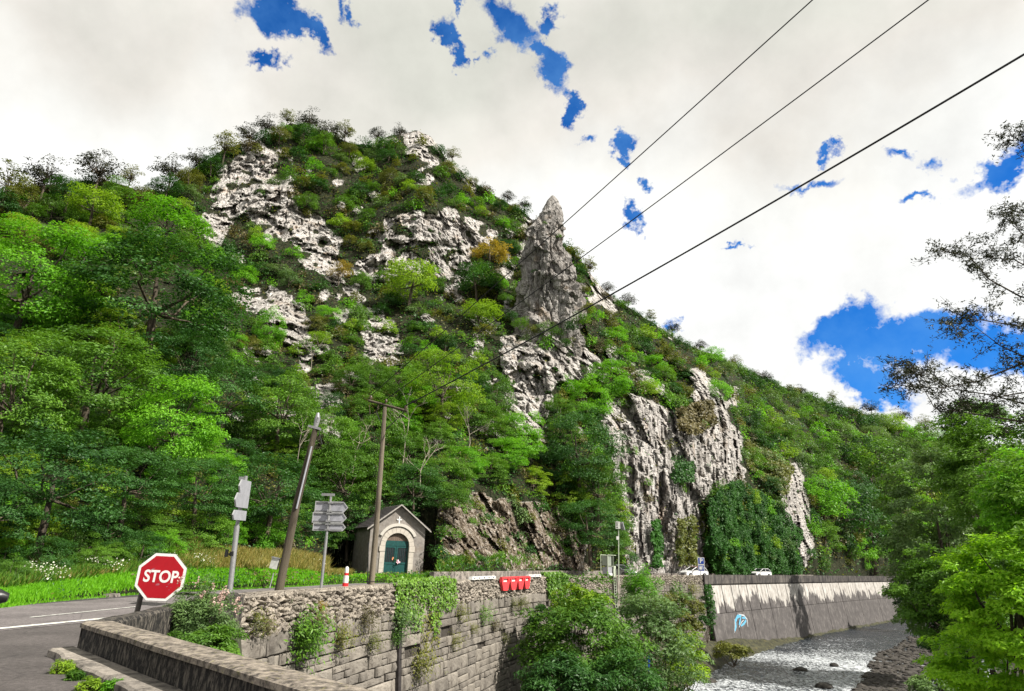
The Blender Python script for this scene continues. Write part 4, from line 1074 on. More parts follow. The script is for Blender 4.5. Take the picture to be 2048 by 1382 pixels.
# roof: two slopes built of slate courses
rl = MB(); 
for sgn in (-1, 1):
    H = W / 2; ov = .30; dx = H + ov; sl_ = (AZ - EZ) / H; n_c = 13
    for c_ in range(n_c):
        t0_, t1_ = c_ / n_c, (c_ + 1) / n_c
        xa, xb = dx * (1 - t0_), dx * (1 - t1_)
        za = EZ + .02 + (H - xa) * sl_; zb_ = EZ + .02 + (H - xb) * sl_
        rl.prism([(sgn * xa, za + .01), (sgn * xb, zb_ + .01), (sgn * xb, zb_ + .05), (sgn * xa, za + .085)], -.32, Lc + .12)
rf_ = rl.build('roof', M_slate, ch)
for sgn in (-1, 1):
    H = W / 2; dx = H + .36; sl_ = (AZ - EZ) / H; mb = MB()
    mb.prism([(sgn * dx, EZ - .36 * sl_ - .11), (0, AZ - .02), (0, AZ + .08), (sgn * dx, EZ - .36 * sl_ + .0)], -.40, -.322); mb.build('verge_board', simple('pale_verge', (.30, .28, .255), .8), rf_)
# stone surround
def arch_ring(r0, r1, y0, y1, a0, a1, zc_, n=13, gap_=0.0, nm='arch_stone', mt=M_stone, seg_=1):
    an = np.linspace(a0, a1, n + 1)
    for i in range(n):
        a, b = an[i] + gap_, an[i + 1] - gap_; mb = MB(); m_ = (a + b) / 2
        poly = [(r0 * math.cos(a), zc_ + r0 * math.sin(a)), (r1 * math.cos(a), zc_ + r1 * math.sin(a)), (r1 * math.cos(m_), zc_ + r1 * math.sin(m_)), (r1 * math.cos(b), zc_ + r1 * math.sin(b)), (r0 * math.cos(b), zc_ + r0 * math.sin(b)), (r0 * math.cos(m_), zc_ + r0 * math.sin(m_))]
        mb.prism(poly, y0, y1); mb.build(nm, mt, ch)
arch_ring(dw - .02, dw + .36, -.055, .33, 0, math.pi, dh, 11, .006)
for sgn in (-1, 1):
    z = -.05
    for k_ in range(5):
        h = .40; mb = MB(); x0, x1 = sgn * (dw - .02), sgn * (dw + .36 + (.07 if k_ == 4 else 0)); mb.box((min(x0, x1), -.055 - (.03 if k_ == 4 else 0), z + .006), (max(x0, x1), .33, z + h + .02 - .006)); mb.build('jamb_stone', M_stone, ch); z += h + .02
arch_ring(dw + .46, dw + .68, -.12, .05, R(28), R(152), dh + .02, 12, 0, 'hood_mould', simple('pale_hood', (.46, .43, .385), .8, 0, .08))
# door
for sgn in (-1, 1):
    x0, x1 = (-dw + .03, -.012) if sgn < 0 else (.012, dw - .03)
    mb = MB()
    for xa, xb, za, zb_ in ((x0, x0 + .11, -.05, dh), (x1 - .11, x1, -.05, dh), (x0 + .11, x1 - .11, dh - .13, dh), (x0 + .11, x1 - .11, .72, .86), (x0 + .11, x1 - .11, -.05, .06)): mb.box((xa, .16, za), (xb, .22, zb_))
    d = mb.build('door_leaf', M_green, ch)
    mb = MB(); mb.box((x0 + .112, .185, .062), (x1 - .112, .205, .718)); mb.build('lower_panel', M_green, d)
    mb = MB(); mb.box((x0 + .112, .20, .862), (x1 - .112, .21, dh - .132)); mb.build('dark_opening', M_glassd, d)
    mb = MB()
    for q in np.linspace(x0 + .19, x1 - .19, 5): mb.tube([(q, .18, .86), (q, .18, dh - .13)], .014, 5)
    mb.build('grille_bar', M_green, d)
mb = MB(); mb.box((-dw + .03, .14, dh + .002), (dw - .03, .22, dh + .38)); mb.build('green_transom', M_green, ch)
for i in range(11):
    x = -dw + .1 + i * .165; top = dh + math.sqrt(max(.0, (ar - .04) ** 2 - x * x)); 
    if top - dh < .42: continue
    mb = MB(); mb.box((x - .078, .16, dh + .385), (x + .078, .20 + .006 * (i % 2), min(top, dh + ar - .03))); mb.build('tympanum_board', M_doorw, ch)
# cross
mb = MB(); mb.prism([(-.05, 3.66), (.05, 3.66), (.05, 3.96), (.20, 3.96), (.20, 4.06), (.05, 4.06), (.05, 4.24), (-.05, 4.24), (-.05, 4.06), (-.20, 4.06), (-.20, 3.96), (-.05, 3.96)], -.05, .02); mb.build('cross', M_white, ch)
# flowers on the door
def blob_flower(root, loc, r, mt, nm, n=16):
    mb = MB()
    for i in range(n):
        v = Vector((random.gauss(0, 1), random.gauss(0, 1), random.gauss(0, 1))).normalized() * r * random.uniform(.3, 1); s = r * .4
        c = Vector(loc) + v; u = Vector((random.gauss(0, 1), random.gauss(0, 1), random.gauss(0, 1))).normalized(); w = u.orthogonal().normalized()
        mb.add([c + u * s, c + w * s * .7, c - u * s, c - w * s * .7], [(0, 1, 2, 3)])
    return mb.build(nm, mt, root)
fl_ = empty('flower_bunch', ch.matrix_world @ Vector((.05, .10, 1.0)), 'small bunch of pink and orange flowers tied to the green chapel door', 'flowers')
blob_flower(fl_, (-.28, 0, .08), .15, simple('orange_flower', (.75, .32, .15), .8), 'orange_flower', 26); blob_flower(fl_, (.12, 0, -.12), .17, simple('pink_petals', (.85, .55, .62), .8), 'pink_flower', 30); blob_flower(fl_, (-.05, .02, -.02), .17, L_mid, 'leaves', 18)

# ------------------------------------------------------------------ low roadside wall beyond the chapel
HB = Line([(p[0] * .985, p[1] * .985) for p in [(PA[0, j, 0], PA[0, j, 1]) for j in range(len(gx)) if 862 <= gx[j] <= 1640][::24]], 4)
lw = empty('low_roadside_wall', (0, 0, 0), 'long low grey masonry wall at the foot of the cliff beyond the chapel', 'wall')
L0 = 0.2; i = 0
while L0 < HB.L - 4:
    l = 3.4; mb = MB(); nn_ = 4; vs = []
    for s in np.linspace(L0, L0 + l - .03, nn_):
        p, d_, nn = HB.at(s); h = .72 if p.y < 90 else .45
        for o_, z in ((0, -.1), (0, h - .04), (-.04, h), (-.34, h), (-.38, -.1)):
            q = p + nn * o_; vs.append((q.x, q.y, z))
    mb.add(vs, [(a * 5 + b, a * 5 + (b + 1) % 5, (a + 1) * 5 + (b + 1) % 5, (a + 1) * 5 + b) for a in range(nn_ - 1) for b in range(5)] + [(0, 1, 2, 3, 4), tuple(reversed([(nn_ - 1) * 5 + b for b in range(5)]))])
    mb.build('wall_section', concrete('low_wall_stone', (.24, .215, .195), (.06, .055, .05), (.38, .58), 2, 1) if i == 0 else bpy.data.materials['low_wall_stone'], lw); L0 += l; i += 1

# delineator posts
dp = MB(); dp.box((-.08, -.06, -.1), (.08, .06, .95), None, .9); dp.box((-.072, -.054, .95), (.072, .054, 1.02), None, .5)
dpm = dp.mesh('delineator_post', M_white)
def hb_s(px, z):
    best = None
    for s in np.linspace(0, HB.L, 700):
        p = HB.at(s)[0]; e = abs(proj((p.x, p.y, z))[0] - px)
        if best is None or e < best[0]: best = (e, s)
    return best[1]
for px, top, lab in ((916, 1123, 'white roadside marker post nearest the chapel, behind the low wall'), (1135, 1124, 'white roadside marker post left of the measuring cabinet'), (1289, 1129, 'white marker post between the parked silver car and the white red-roofed car'),
                     (1505, 1130, 'white marker post just left of the white car under the ivy'), (1612, 1138, 'white marker post below the rock nose beyond the ivy'), (1712, 1141, 'farthest white marker post near the end of the road')):
    p, d_, nn = HB.at(hb_s(px, .6)); q = p - nn * .6
    o = link('marker_post', dpm); zt = AT(px, top, q.y).z; o.location = (q.x, q.y, max(zt - 1.02, -.1)); tag(o, lab, 'marker post', 'white roadside marker posts')
# concrete slab in verge
p = G(184, 1192, .03); mb = MB(); mb.box((-.85, -.30, 0), (.85, .30, .12), Matrix.Translation((p.x, p.y, 0)) @ Matrix.Rotation(R(12), 4, 'Z'), .95)
tag(mb.build('inspection_slab', M_kerb), 'small concrete slab set in the grass verge by the road', 'slab')

# ------------------------------------------------------------------ plastic barriers
M_barr = simple('faded_red_plastic', (.74, .05, .06), .5, 0, .15, 3)
def barrier(px0, px1, label, zt=.50, h=.95):
    sa, sb_ = WL.s_of_px(px0), WL.s_of_px(px1); p, d_, nn = WL.at((sa + sb_) / 2); Lb = (sb_ - sa)
    root = empty('plastic_barrier', (0, 0, 0), label, 'road barrier', 'red plastic road barriers')
    root.matrix_world = Matrix.Translation((p.x, p.y, zt - h)) @ Matrix((d_, nn, Vector((0, 0, 1)))).transposed().to_4x4()
    H = Lb / 2 - .04; y0, y1 = .20, .40; mb = MB(); mb.prism([(-H, h * .88), (H, h * .88), (H, h), (-H, h)], y0, y1)
    for x0, x1 in ((-H, -.06 * H), (.06 * H, H)):
        w = x1 - x0
        mb.prism([(x0 + w * .22, h * .02), (x1 - w * .22, h * .02), (x1, h * .64), (x0, h * .64)], y0, y1)
        for xa, xb in ((x0, x0 + w * .16), (x1 - w * .16, x1)): mb.prism([(xa, h * .64), (xb, h * .64), (xb, h * .88), (xa, h * .88)], y0, y1)
    mb.build('body', M_barr, root)
    mb = MB(); mb.box((-H * .95, y0 + .04, h * .64), (H * .95, y0 + .07, h * .88)); mb.build('recess', M_white, root)
barrier(994, 1026, 'left one of two red plastic barriers hung over the river wall')
barrier(1027, 1052, 'right one of two red plastic barriers hung over the river wall')
def wbarr(px0, px1, label):
    sa, sb_ = WL.s_of_px(px0), WL.s_of_px(px1); root = empty('white_barrier', (0, 0, 0), label, 'road barrier', 'low white barriers on the wall')
    for s in np.arange(sa, sb_ - .7, 1.0):
        p, d_, nn = WL.at(s + .5); Mx = Matrix.Translation((p.x, p.y, 0)) @ Matrix((d_, nn, Vector((0, 0, 1)))).transposed().to_4x4()
        mb = MB(); mb.box((-.47, -.05, .41), (.47, .22, .60), Mx, .92); q = mb.build('block', M_white, root)
        mb = MB(); mb.box((-.10, .219, .46), (.10, .224, .54), Mx); mb.build('hole', M_black, q)
wbarr(938, 990, 'low white blocks lined on the wall left of the red barriers'); wbarr(1053, 1078, 'short row of white blocks right of the red barriers')

# ------------------------------------------------------------------ gauging station: cabinet, ladder, mast
sg = WL.s_of_px(1215); p, d_, nn = WL.at(sg); MG = Matrix.Translation((p.x, p.y, .4)) @ Matrix((d_, nn, Vector((0, 0, 1)))).transposed().to_4x4()
M_gg = simple('grey_green_metal', (.30, .33, .28), .5, .4, .15, 4); M_gl = simple('pale_green_metal', (.42, .46, .36), .55, .2, .1, 4)
gs = empty('gauging_cabinet', (0, 0, 0), 'grey river gauging cabinet in an open steel frame on the wall top', 'cabinet'); gs.matrix_world = MG
mb = MB()
for x in (-1.15, .55):
    for y in (-.3, .5): mb.tube([(x, y, -.2), (x, y, 2.1)], .045, 6)
mb.tube([(-1.15, .5, 2.1), (1.3, .5, 2.1)], .04, 6); mb.tube([(-1.15, .5, .95), (.55, .5, .95)], .03, 6); mb.tube([(-1.15, -.3, 2.1), (.55, -.3, 2.1)], .04, 6); mb.build('frame', M_gl, gs)
mb = MB(); mb.box((-1.05, -.2, 1.02), (.12, .42, 2.02)); mb.build('upper_panel', M_gg, gs)
mb = MB(); mb.box((-.95, -.2, .15), (.2, .45, .88)); mb.build('lower_box', M_alu, gs)
mb = MB(); mb.box((-.7, .452, .0), (.25, .5, .22)); mb.build('white_plate', M_white, gs)
mb = MB(); mb.box((.30, -.1, .2), (.62, .5, 2.0)); mb.build('dark_door', simple('dark_grey_metal', (.07, .08, .06), .6), gs)
mb = MB(); mb.box((.8, -.1, -.1), (1.5, .4, 1.0)); mb.build('side_box', M_gl, gs)
ld = empty('access_ladder', (0, 0, 0), 'steel ladder with concrete rib climbing down the river wall below the cabinet', 'ladder'); ld.matrix_world = MG
mb = MB()
for x in (.25, .85): mb.tube([(x, .62, .7), (x, .62, -.4), (x, .85, -6.5)], .04, 6)
mb.build('rail', M_gl, ld)
for i in range(24):
    z = .4 - i * .28; y = .62 + max(0, -(z + .4)) * .038; mb = MB(); mb.tube([(.25, y, z), (.85, y, z)], .022, 5); mb.build('rung', M_gl, ld)
mb = MB(); mb.box((1.0, .1, -7), (1.75, .75, -.2)); mb.build('concrete_rib', M_block, ld)
Ym = p.y; bm_ = XZ(1237, Ym, .5)
ms_ = empty('sensor_mast', bm_, 'thin pole with a white sensor box and panel on top above the gauging cabinet', 'mast')
tz = AT(1237, 1044, Ym) - bm_
mb = MB(); mb.tube([(0, 0, -.6), tz], .06, 6); mb.build('pole', M_gl, ms_)
mb = MB(); q = AT(1236, 1051, Ym) - bm_; mb.box((-.28, -.2, -.36), (.22, .1, .42), Matrix.Translation(q)); b_ = mb.build('sensor_box', simple('pale_box', (.5, .5, .46), .5), ms_)
for z_ in (-.2, .05, .26):
    mb = MB(); mb.box((-.2, -.215, z_ - .06), (-.06, -.201, z_ + .06), Matrix.Translation(q)); mb.build('vent', M_black, b_)
mb = MB(); q = AT(1244, 1052, Ym) - bm_; mb.box((-.02, -.3, -.45), (.04, .3, .42), Matrix.Translation(q) @ Matrix.Rotation(R(-14), 4, 'Y') @ Matrix.Rotation(R(30), 4, 'Z')); mb.build('solar_panel', M_alu, ms_)
mb = MB(); q = AT(1235, 1076, Ym) - bm_; mb.box((-.14, -.15, -.18), (.12, .08, .18), Matrix.Translation(q)); mb.build('small_box', M_white, ms_)
for (px, pa, pb_, Y, lab) in ((1298, 1310, 1342, 70, 'dark blue upright gauge board among the shrubs below the ladder'), (1311, 1356, 1382, 66, 'short pale gauge post at the bottom of the shrubs')):
    a, b = AT(px, pa, Y), AT(px + 1, pb_ + 14, Y); mb = MB(); mb.box((-.13, -.04, 0), (.13, .04, a.z - b.z + 0), Matrix.Translation((a.x, a.y, b.z)))
    tag(mb.build('gauge_board', M_blue if pa < 1340 else M_galv), lab, 'gauge')

# ------------------------------------------------------------------ parking sign
Yp = 93.0; b0 = XZ(1402, Yp, 0)
pk = empty('parking_sign', b0, 'blue parking sign with white P and a second blue plate below it', 'road sign')
q1 = AT(1402, 1122, Yp) - b0; q2 = AT(1402.5, 1136, Yp) - b0
mb = MB(); mb.tube([(0, .1, 0), (q1.x, q1.y + .1, q1.z + .3)], .045, 6); mb.build('post', M_galv, pk)
for q, hh in ((q1, .42), (q2, .38)):
    mb = MB(); mb.box((-.44, -.02, -hh - .03), (.44, .02, hh + .03), Matrix.Translation(q)); pl = mb.build('plate', M_white, pk)
    mb = MB(); mb.box((-.38, -.028, -hh + .04), (.38, -.021, hh - .04), Matrix.Translation(q)); mb.build('blue_face', M_blue, pl)
Rf = Matrix(((1, 0, 0), (0, 0, -1), (0, 1, 0)))
textobj('letter_p', 'P', .80, q1 + Vector((0, -.035, -.0)), Rf, M_white, pk, .004, 0, 1, 1, .02)
mb = MB(); mb.box((-.27, -.036, -.2), (.26, -.029, .2), Matrix.Translation(q2)); mb.build('white_symbol', M_white, pk)
mb = MB(); mb.box((.08, -.044, -.2), (.18, -.037, .12), Matrix.Translation(q2)); mb.build('dark_symbol', M_blue, pk)

# ------------------------------------------------------------------ cars
def make_car(label, paint, loc, rz, roof=None, group=None):
    c = empty('car', loc, label, 'car', group, rz)
    # body lower: side profile lofted across the width (x forward)
    prof = [(-2.05, .35), (-2.1, .75), (-1.98, .95), (-1.2, 1.02), (.55, 1.0), (1.45, .90), (2.0, .72), (2.08, .45), (2.0, .28), (-1.95, .28)]
    mb = MB(); vs = []; ws = [(-.84, .94), (-.88, 1.0), (.88, 1.0), (.84, .94)]
    for y, s in ws: vs += [(x * s, y, .28 + (z - .28) * (s if s < 1 else 1)) for x, z in prof]
    m_ = len(prof); mb.add(vs, [(i * m_ + k, i * m_ + (k + 1) % m_, (i + 1) * m_ + (k + 1) % m_, (i + 1) * m_ + k) for i in range(3) for k in range(m_)] + [tuple(range(m_)), tuple(reversed([3 * m_ + k for k in range(m_)]))])
    body = mb.build('body', paint, c)
    mod = body.modifiers.new('b', 'BEVEL'); mod.width = .05; mod.segments = 2
    cab = [(-1.85, 1.0), (-1.45, 1.44), (.0, 1.48), (.9, 1.0)]
    mb = MB(); vs = [(x, y * (.74 if z > 1.2 else .84), z) for y in (-1, 1) for x, z in cab]
    mb.add(vs, [(0, 1, 2, 3), (7, 6, 5, 4), (1, 5, 6, 2), (0, 4, 5, 1), (2, 6, 7, 3)]); mb.build('window_glass', M_glassd, c)
    mb = MB(); mb.box((-1.5, -.74, 1.43), (.05, .74, 1.50), None, .93); mb.build('roof', roof or paint, c)
    mb = MB()
    for y in (-1, 1):
        for a, b in (((-1.88, .85, 1.0), (-1.47, .75, 1.46)), ((-.55, .85, 1.0), (-.5, .75, 1.46)), ((.95, .85, 1.0), (.02, .75, 1.47))):
            mb.tube([(a[0], a[1] * y, a[2]), (b[0], b[1] * y, b[2])], .045, 5)
    mb.build('pillar', paint, c)
    for x in (-1.3, 1.28):
        for y in (-.84, .84):
            mb = MB(); mb.tube([(x, y - .1, .31), (x, y + .1, .31)], .31, 18, smooth=False); w = mb.build('wheel', M_tyre, c)
            mb = MB(); mb.tube([(x, y + (.101 if y > 0 else -.101), .31), (x, y + (.115 if y > 0 else -.115), .31)], .19, 12, smooth=False); mb.build('rim', M_galv, w)
    for y in (-.62, .62):
        mb = MB(); mb.box((1.93, y - .17, .60), (2.06, y + .17, .74)); mb.build('headlight', simple('headlight_glass', (.8, .8, .78), .15) if 'headlight_glass' not in bpy.data.materials else bpy.data.materials['headlight_glass'], c)
        mb = MB(); mb.box((-2.12, y - .15, .68), (-2.0, y + .15, .86)); mb.build('tail_light', M_red, c)
        s = 1 if y > 0 else -1
        mb = MB(); mb.tube([(.72, s * .86, 1.0), (.74, s * .98, 1.02)], .03, 5); mb.tube([(.66, s * .96, 1.02), (.70, s * 1.06, 1.04), (.70, s * 1.17, 1.03)], [.085, .10, .05], 8); mb.build('wing_mirror', M_black, c)
    mb = MB(); mb.box((2.0, -.5, .34), (2.1, .5, .52)); mb.build('grille', M_black, c)
    return c
def on_road(px, Y): q = XZ(px, Y, .02); return q
q = on_road(1240, 89); make_car('silver car half hidden behind the gauging cabinet', M_cars, q, R(-48), group='cars on the riverside road')
q = on_road(1388, 106); make_car('white car with a red roof beside the blue parking sign', M_carw, q, R(180 + 24), M_redp, 'cars on the riverside road')
q = on_road(1521, 129); make_car('white car on the road below the ivy-covered cliff', M_carw, q, R(180 + 30), None, 'cars on the riverside road')
q = G(-3, 1195, 1.03)
Mirr = Matrix.Rotation(R(118), 3, 'Z') @ Vector((.70, -1.07, 0))
make_car('dark car waiting at the junction, only its wing mirror in view at the left edge', M_card, (q.x - Mirr.x, q.y - Mirr.y, q.z - 1.03), R(118))

# ------------------------------------------------------------------ foliage
def leaf_arrays(P, size, nrm, asp=.55, fold=.25, tone=None, rs=None, droop=.0):
    """P: (n,3) leaf base points, nrm: preferred normals; returns verts, quads, tone"""
    rs = rs or rng; n = len(P)
    nr_ = nrm + rs.normal(0, .45, (n, 3)); nr_ /= np.linalg.norm(nr_, axis=1, keepdims=True) + 1e-9
    t = rs.normal(0, 1, (n, 3)); t[:, 2] -= droop; t -= nr_ * (t * nr_).sum(1, keepdims=True); t /= np.linalg.norm(t, axis=1, keepdims=True) + 1e-9
    b = np.cross(nr_, t); L = (size * rs.uniform(.65, 1.3, n))[:, None]
    mid = P + t * L * .45
    V = np.stack([P, mid + b * L * asp * .5 + nr_ * L * fold * .3, P + t * L, mid - b * L * asp * .5 + nr_ * L * fold * .3], 1).reshape(-1, 3)
    F = np.arange(4 * n).reshape(n, 4)
    if tone is None: tone = rs.random(n)
    return V, F, np.repeat(np.clip(tone, 0, 1), 4)
def crown_points(rs, rx, ry, rz, ncl, clr, per, flat=.45, shell=.62, lump=.25, hemi=-.55, outward=.45):
    u = rs.normal(0, 1, (ncl * 3, 3)); u /= np.linalg.norm(u, axis=1, keepdims=True); u = u[u[:, 2] > hemi][:ncl]; ncl = len(u)
    r = rs.uniform(shell, 1, ncl) ** .8 * (1 + lump * vnoise(u * 2.1 + rs.uniform(0, 50), 3))
    cc_ = u * r[:, None] * np.array([rx, ry, rz]) 
    cr = clr * rs.uniform(.6, 1.35, ncl)
    pts, nrs, tn = [], [], []
    ct_ = rs.random(ncl)
    for i in range(ncl):
        k = int(per * (cr[i] / clr) ** 2)
        v = rs.normal(0, 1, (k, 3)); v /= np.linalg.norm(v, axis=1, keepdims=True)
        v *= rs.uniform(.35, 1, (k, 1)) ** .5
        v[:, 2] *= flat; v[:, 2] += -.35 * flat * (v[:, 0] ** 2 + v[:, 1] ** 2)
        # tilt the spray outward and down
        p = cc_[i] + v * cr[i]; p[:, 2] -= .25 * cr[i] * np.maximum(0, (v[:, :2] * u[i, :2]).sum(1))
        pts.append(p); n_ = np.tile(np.array([0, 0, 1.0]), (k, 1)) + u[i] * outward + v * .3; nrs.append(n_)
        tn.append(ct_[i] * .55 + rs.random(k) * .45)
    return np.concatenate(pts), np.concatenate(nrs), np.concatenate(tn), cc_
def limb_mb(mb, base, tips, r0, rs, bend=.25):
    base = Vector(base)
    for tp in tips:
        tp = Vector(tp); pts = []
        for k in range(5):
            t = k / 4; p = base.lerp(tp, t); p.z -= bend * math.sin(math.pi * t) * (tp - base).length * .25
            if 0 < k < 4: p += Vector(rs.normal(0, .04, 3)) * (tp - base).length
            pts.append(p)
        mb.tube(pts, [r0 * (1 - .8 * k / 4) for k in range(5)], 5, cap=False)
def tree_proto(seed, H, rx, ry, rz, hc, ncl, clr, per, leaf, lm, trunk_r=.22, flat=.45, shell=.6, lump=.28, hemi=-.55, bark=None, nl=9, asp=.55, multi=1, outward=.45):
    rs = np.random.default_rng(seed)
    P, Nn, T, cc_ = crown_points(rs, rx, ry, rz, ncl, clr, per, flat, shell, lump, hemi, outward)
    P[:, 2] += hc; V, F, tn = leaf_arrays(P, leaf, Nn, asp, tone=T, rs=rs)
    crown = np_mesh('crown', V, F, lm, False, {'tone': tn})
    mb = MB()
    for m_ in range(multi):
        ox, oy = (rs.uniform(-.4, .4, 2) if multi > 1 else (0, 0)); lean = rs.normal(0, .06 * H, 2)
        top = Vector((lean[0] + ox, lean[1] + oy, hc + rz * .35)); kz = [Vector((ox * .3, oy * .3, -1.0)), Vector((ox + lean[0] * .2, oy + lean[1] * .2, H * .2)), Vector((ox + lean[0] * .6, oy + lean[1] * .6, hc * .75)), top]
        mb.tube(kz, [trunk_r * 1.2, trunk_r, trunk_r * .7, trunk_r * .3], 7)
    sel = rs.choice(len(cc_), min(nl, len(cc_)), replace=False)
    limb_mb(mb, (0, 0, hc * .72), [(c[0] * .9, c[1] * .9, c[2] * .9 + hc) for c in cc_[sel]], trunk_r * .45, rs)
    trunk = mb.mesh('trunk', bark or M_bark)
    return crown, trunk, hc, max(rx, rz)
TP = {}
def addp(k, *a, **kw): TP[k] = tree_proto(*a, **kw)
# near broadleaved trees (about 30 m away); unit: real metres for a crown radius of about 4 m
addp('lit', 1, 9, 4.0, 3.6, 4.0, 5.0, 85, 1.0, 150, .225, L_bright, flat=.36, shell=.7, hemi=-.85)
addp('mid', 2, 9, 4.2, 4.0, 3.8, 4.8, 95, 1.0, 145, .215, L_mid, flat=.36, shell=.7, hemi=-.85)
addp('dark', 3, 9, 4.4, 4.2, 3.7, 4.6, 95, 1.05, 145, .215, L_dark, flat=.34, shell=.7, hemi=-.85)
addp('yel', 4, 9, 4.0, 3.8, 3.8, 4.8, 80, 1.0, 140, .22, L_yel, flat=.32, shell=.7, hemi=-.85)
# far trees: coarser leaves
addp('fmid', 11, 9, 4.1, 4.1, 3.8, 4.4, 60, 1.25, 75, .36, L_mid, nl=5)
addp('fmid2', 12, 9, 4.4, 4.0, 3.4, 4.0, 55, 1.35, 75, .38, L_grey, nl=5)
addp('fdark', 13, 9, 4.3, 4.3, 3.8, 4.2, 60, 1.25, 75, .36, L_dark, nl=5)
addp('flit', 14, 9, 4.0, 4.0, 3.8, 4.2, 55, 1.3, 75, .36, L_bright, nl=5)
addp('fyel', 15, 9, 4.1, 4.1, 3.6, 4.2, 55, 1.3, 75, .36, L_yel, nl=5)
addp('fgold', 16, 9, 4.0, 4.0, 3.8, 4.3, 55, 1.2, 75, .34, L_gold, nl=5)
addp('folive', 17, 9, 4.1, 4.1, 3.5, 4.0, 55, 1.3, 72, .36, L_olive, nl=5)
addp('spars', 18, 10, 4.3, 4.0, 3.6, 5.4, 60, 1.0, 26, .42, L_sky, nl=30, lump=.5, trunk_r=.2, shell=.35)
addp('spars2', 19, 10, 3.6, 3.6, 4.0, 5.0, 52, .95, 26, .42, L_olive, nl=30, lump=.5, trunk_r=.18, shell=.35)
# scrub: low wide bushes without visible trunks
def bush_proto(seed, rx, rz, ncl, clr, per, leaf, lm, flat=.7, asp=.5):
    rs = np.random.default_rng(seed)
    P, Nn, T, cc_ = crown_points(rs, rx, rx, rz, ncl, clr, per, flat, .4, .4, -.15, .6)
    V, F, tn = leaf_arrays(P, leaf, Nn, asp, tone=T, rs=rs)
    # twigs
    return np_mesh('shrub', V, F, lm, False, {'tone': tn})
BP = {}
for k, (sd_, lm) in {'s_mid': (31, L_mid), 's_dark': (32, L_dark), 's_olive': (33, L_olive), 's_brown': (34, L_brown), 's_grey': (35, L_grey), 's_lit': (36, L_bright), 's_yel': (37, L_yel), 's_gold': (38, L_gold)}.items():
    BP[k] = bush_proto(sd_, 2.0, 1.7, 26, .75, 42, .30, lm)
DESC = {'lit': 'bright green leafy tree', 'mid': 'mid green leafy tree', 'dark': 'dark green dense tree', 'yel': 'yellow-green leafy tree', 'fmid': 'mid green rounded tree', 'fmid2': 'greyish green rounded tree', 'fdark': 'dark green rounded tree',
        'flit': 'bright green rounded tree', 'fyel': 'yellow-green rounded tree', 'fgold': 'golden-brown rounded tree', 'folive': 'olive green rounded tree', 'spars': 'dark sparse tree', 'spars2': 'olive sparse tree',
        's_mid': 'mid green shrub', 's_dark': 'dark green shrub', 's_olive': 'olive shrub', 's_brown': 'brownish bare-looking scrub bush', 's_grey': 'grey-green shrub', 's_lit': 'bright green shrub', 's_yel': 'yellow-green shrub', 's_gold': 'golden shrub'}
LM = [('the chapel roof', 790, 1030), ('the leaning wooden pole', 610, 920), ('the tall wooden pole', 765, 880), ('the brightest tree', 352, 860), ('the stop sign', 322, 1150), ('the arrow signposts', 560, 1000),
      ('the large dark domed tree', 320, 590), ('the pale rock buttress', 460, 400), ('the white rock slab', 560, 620), ('the mountain summit', 610, 250), ('the second summit', 800, 275), ('the middle grey cliff', 880, 470),
      ('the golden-brown tree', 980, 505), ('the rock pinnacle', 1100, 520), ('the pale lower face', 1065, 750), ('the great cliff', 1320, 900), ('the ivy curtain', 1510, 1060), ('the rock nose', 1595, 1010),
      ('the brown rubble bank', 1020, 1060), ('the pale luminous tree', 885, 770), ('the yellow-tinged tree', 822, 560), ('the left ridge trees', 160, 330), ('the left picture edge', 0, 700), ('the far skyline', 1650, 800), ('the cliff shoulder', 1400, 740), ('the end of the road', 1760, 1140), ('the right bank trees', 1830, 950)]
def where(px, py, k=0):
    n, x, y = sorted(LM, key=lambda l: math.hypot(l[1] - px, (l[2] - py) * 1.2))[k]; dx, dy = px - x, py - y; d_ = math.hypot(dx, dy)
    w = 'beside' if d_ < 25 else ('above' if dy < 0 else 'below') if abs(dy) > abs(dx) * 2.2 else ('left of' if dx < 0 else 'right of') if abs(dx) > abs(dy) * 2.2 else ('above and ' if dy < 0 else 'below and ') + ('left of' if dx < 0 else 'right of')
    return ('just ' if 25 <= d_ < 75 else 'well ' if d_ > 130 else '') + w + ' ' + n
QUEUE = []
USED = set()
def uniq(desc, px, py):
    for k in range(4):
        lab = desc + ' ' + where(px, py, k)
        if len(lab.split()) > 16: lab = lab.replace('above and ', 'up ').replace('below and ', 'down ')
        if len(lab.split()) <= 16 and lab not in USED: break
    USED.add(lab); return lab
def place_tree(kind, px, py, rpx, label, group=None, Y=None, dy=0.0, sq=1.0, cat='tree', push=0.0):
    """crown centre seen at (px, py) with a crown radius of rpx picture pixels"""
    if Y is None:
        Y = surf(px, min(py + rpx * .55, 1500))[0] - push
    crown, trunk, hc, r = TP[kind]
    s = rpx / FPX * Y / 4.1 * .93
    c = AT(px, py, Y)
    root = empty('tree', (c.x, c.y, c.z - hc * s * sq), label, cat, group, random.uniform(0, 6.28))
    root.scale = (s, s, s * sq)
    a = link('crown', crown, root); b = link('trunk', trunk, root)
    return root
def place_bush(kind, px, py, rpx, label, group, sq=1.0, Y=None):
    Y = Y or surf(px, py + rpx * .35)[0]; s = rpx / FPX * Y / 2.2
    c = AT(px, py + rpx * .35, Y)
    o = link('shrub', BP[kind]); o.location = c; o.scale = (s * random.uniform(.9, 1.15), s * random.uniform(.9, 1.15), s * sq); o.rotation_euler = (random.uniform(-.1, .1), random.uniform(-.1, .1), random.uniform(0, 6.28))
    return tag(o, label, 'shrub', group)
def rockmask(px, py):
    a = np.array([px]); b = np.array([py]); return any(inpoly(a, b, pl)[0] for pl in ROCKS)
def earthmask(px, py): return inpoly(np.array([px]), np.array([py]), EARTH)[0]
occ = []
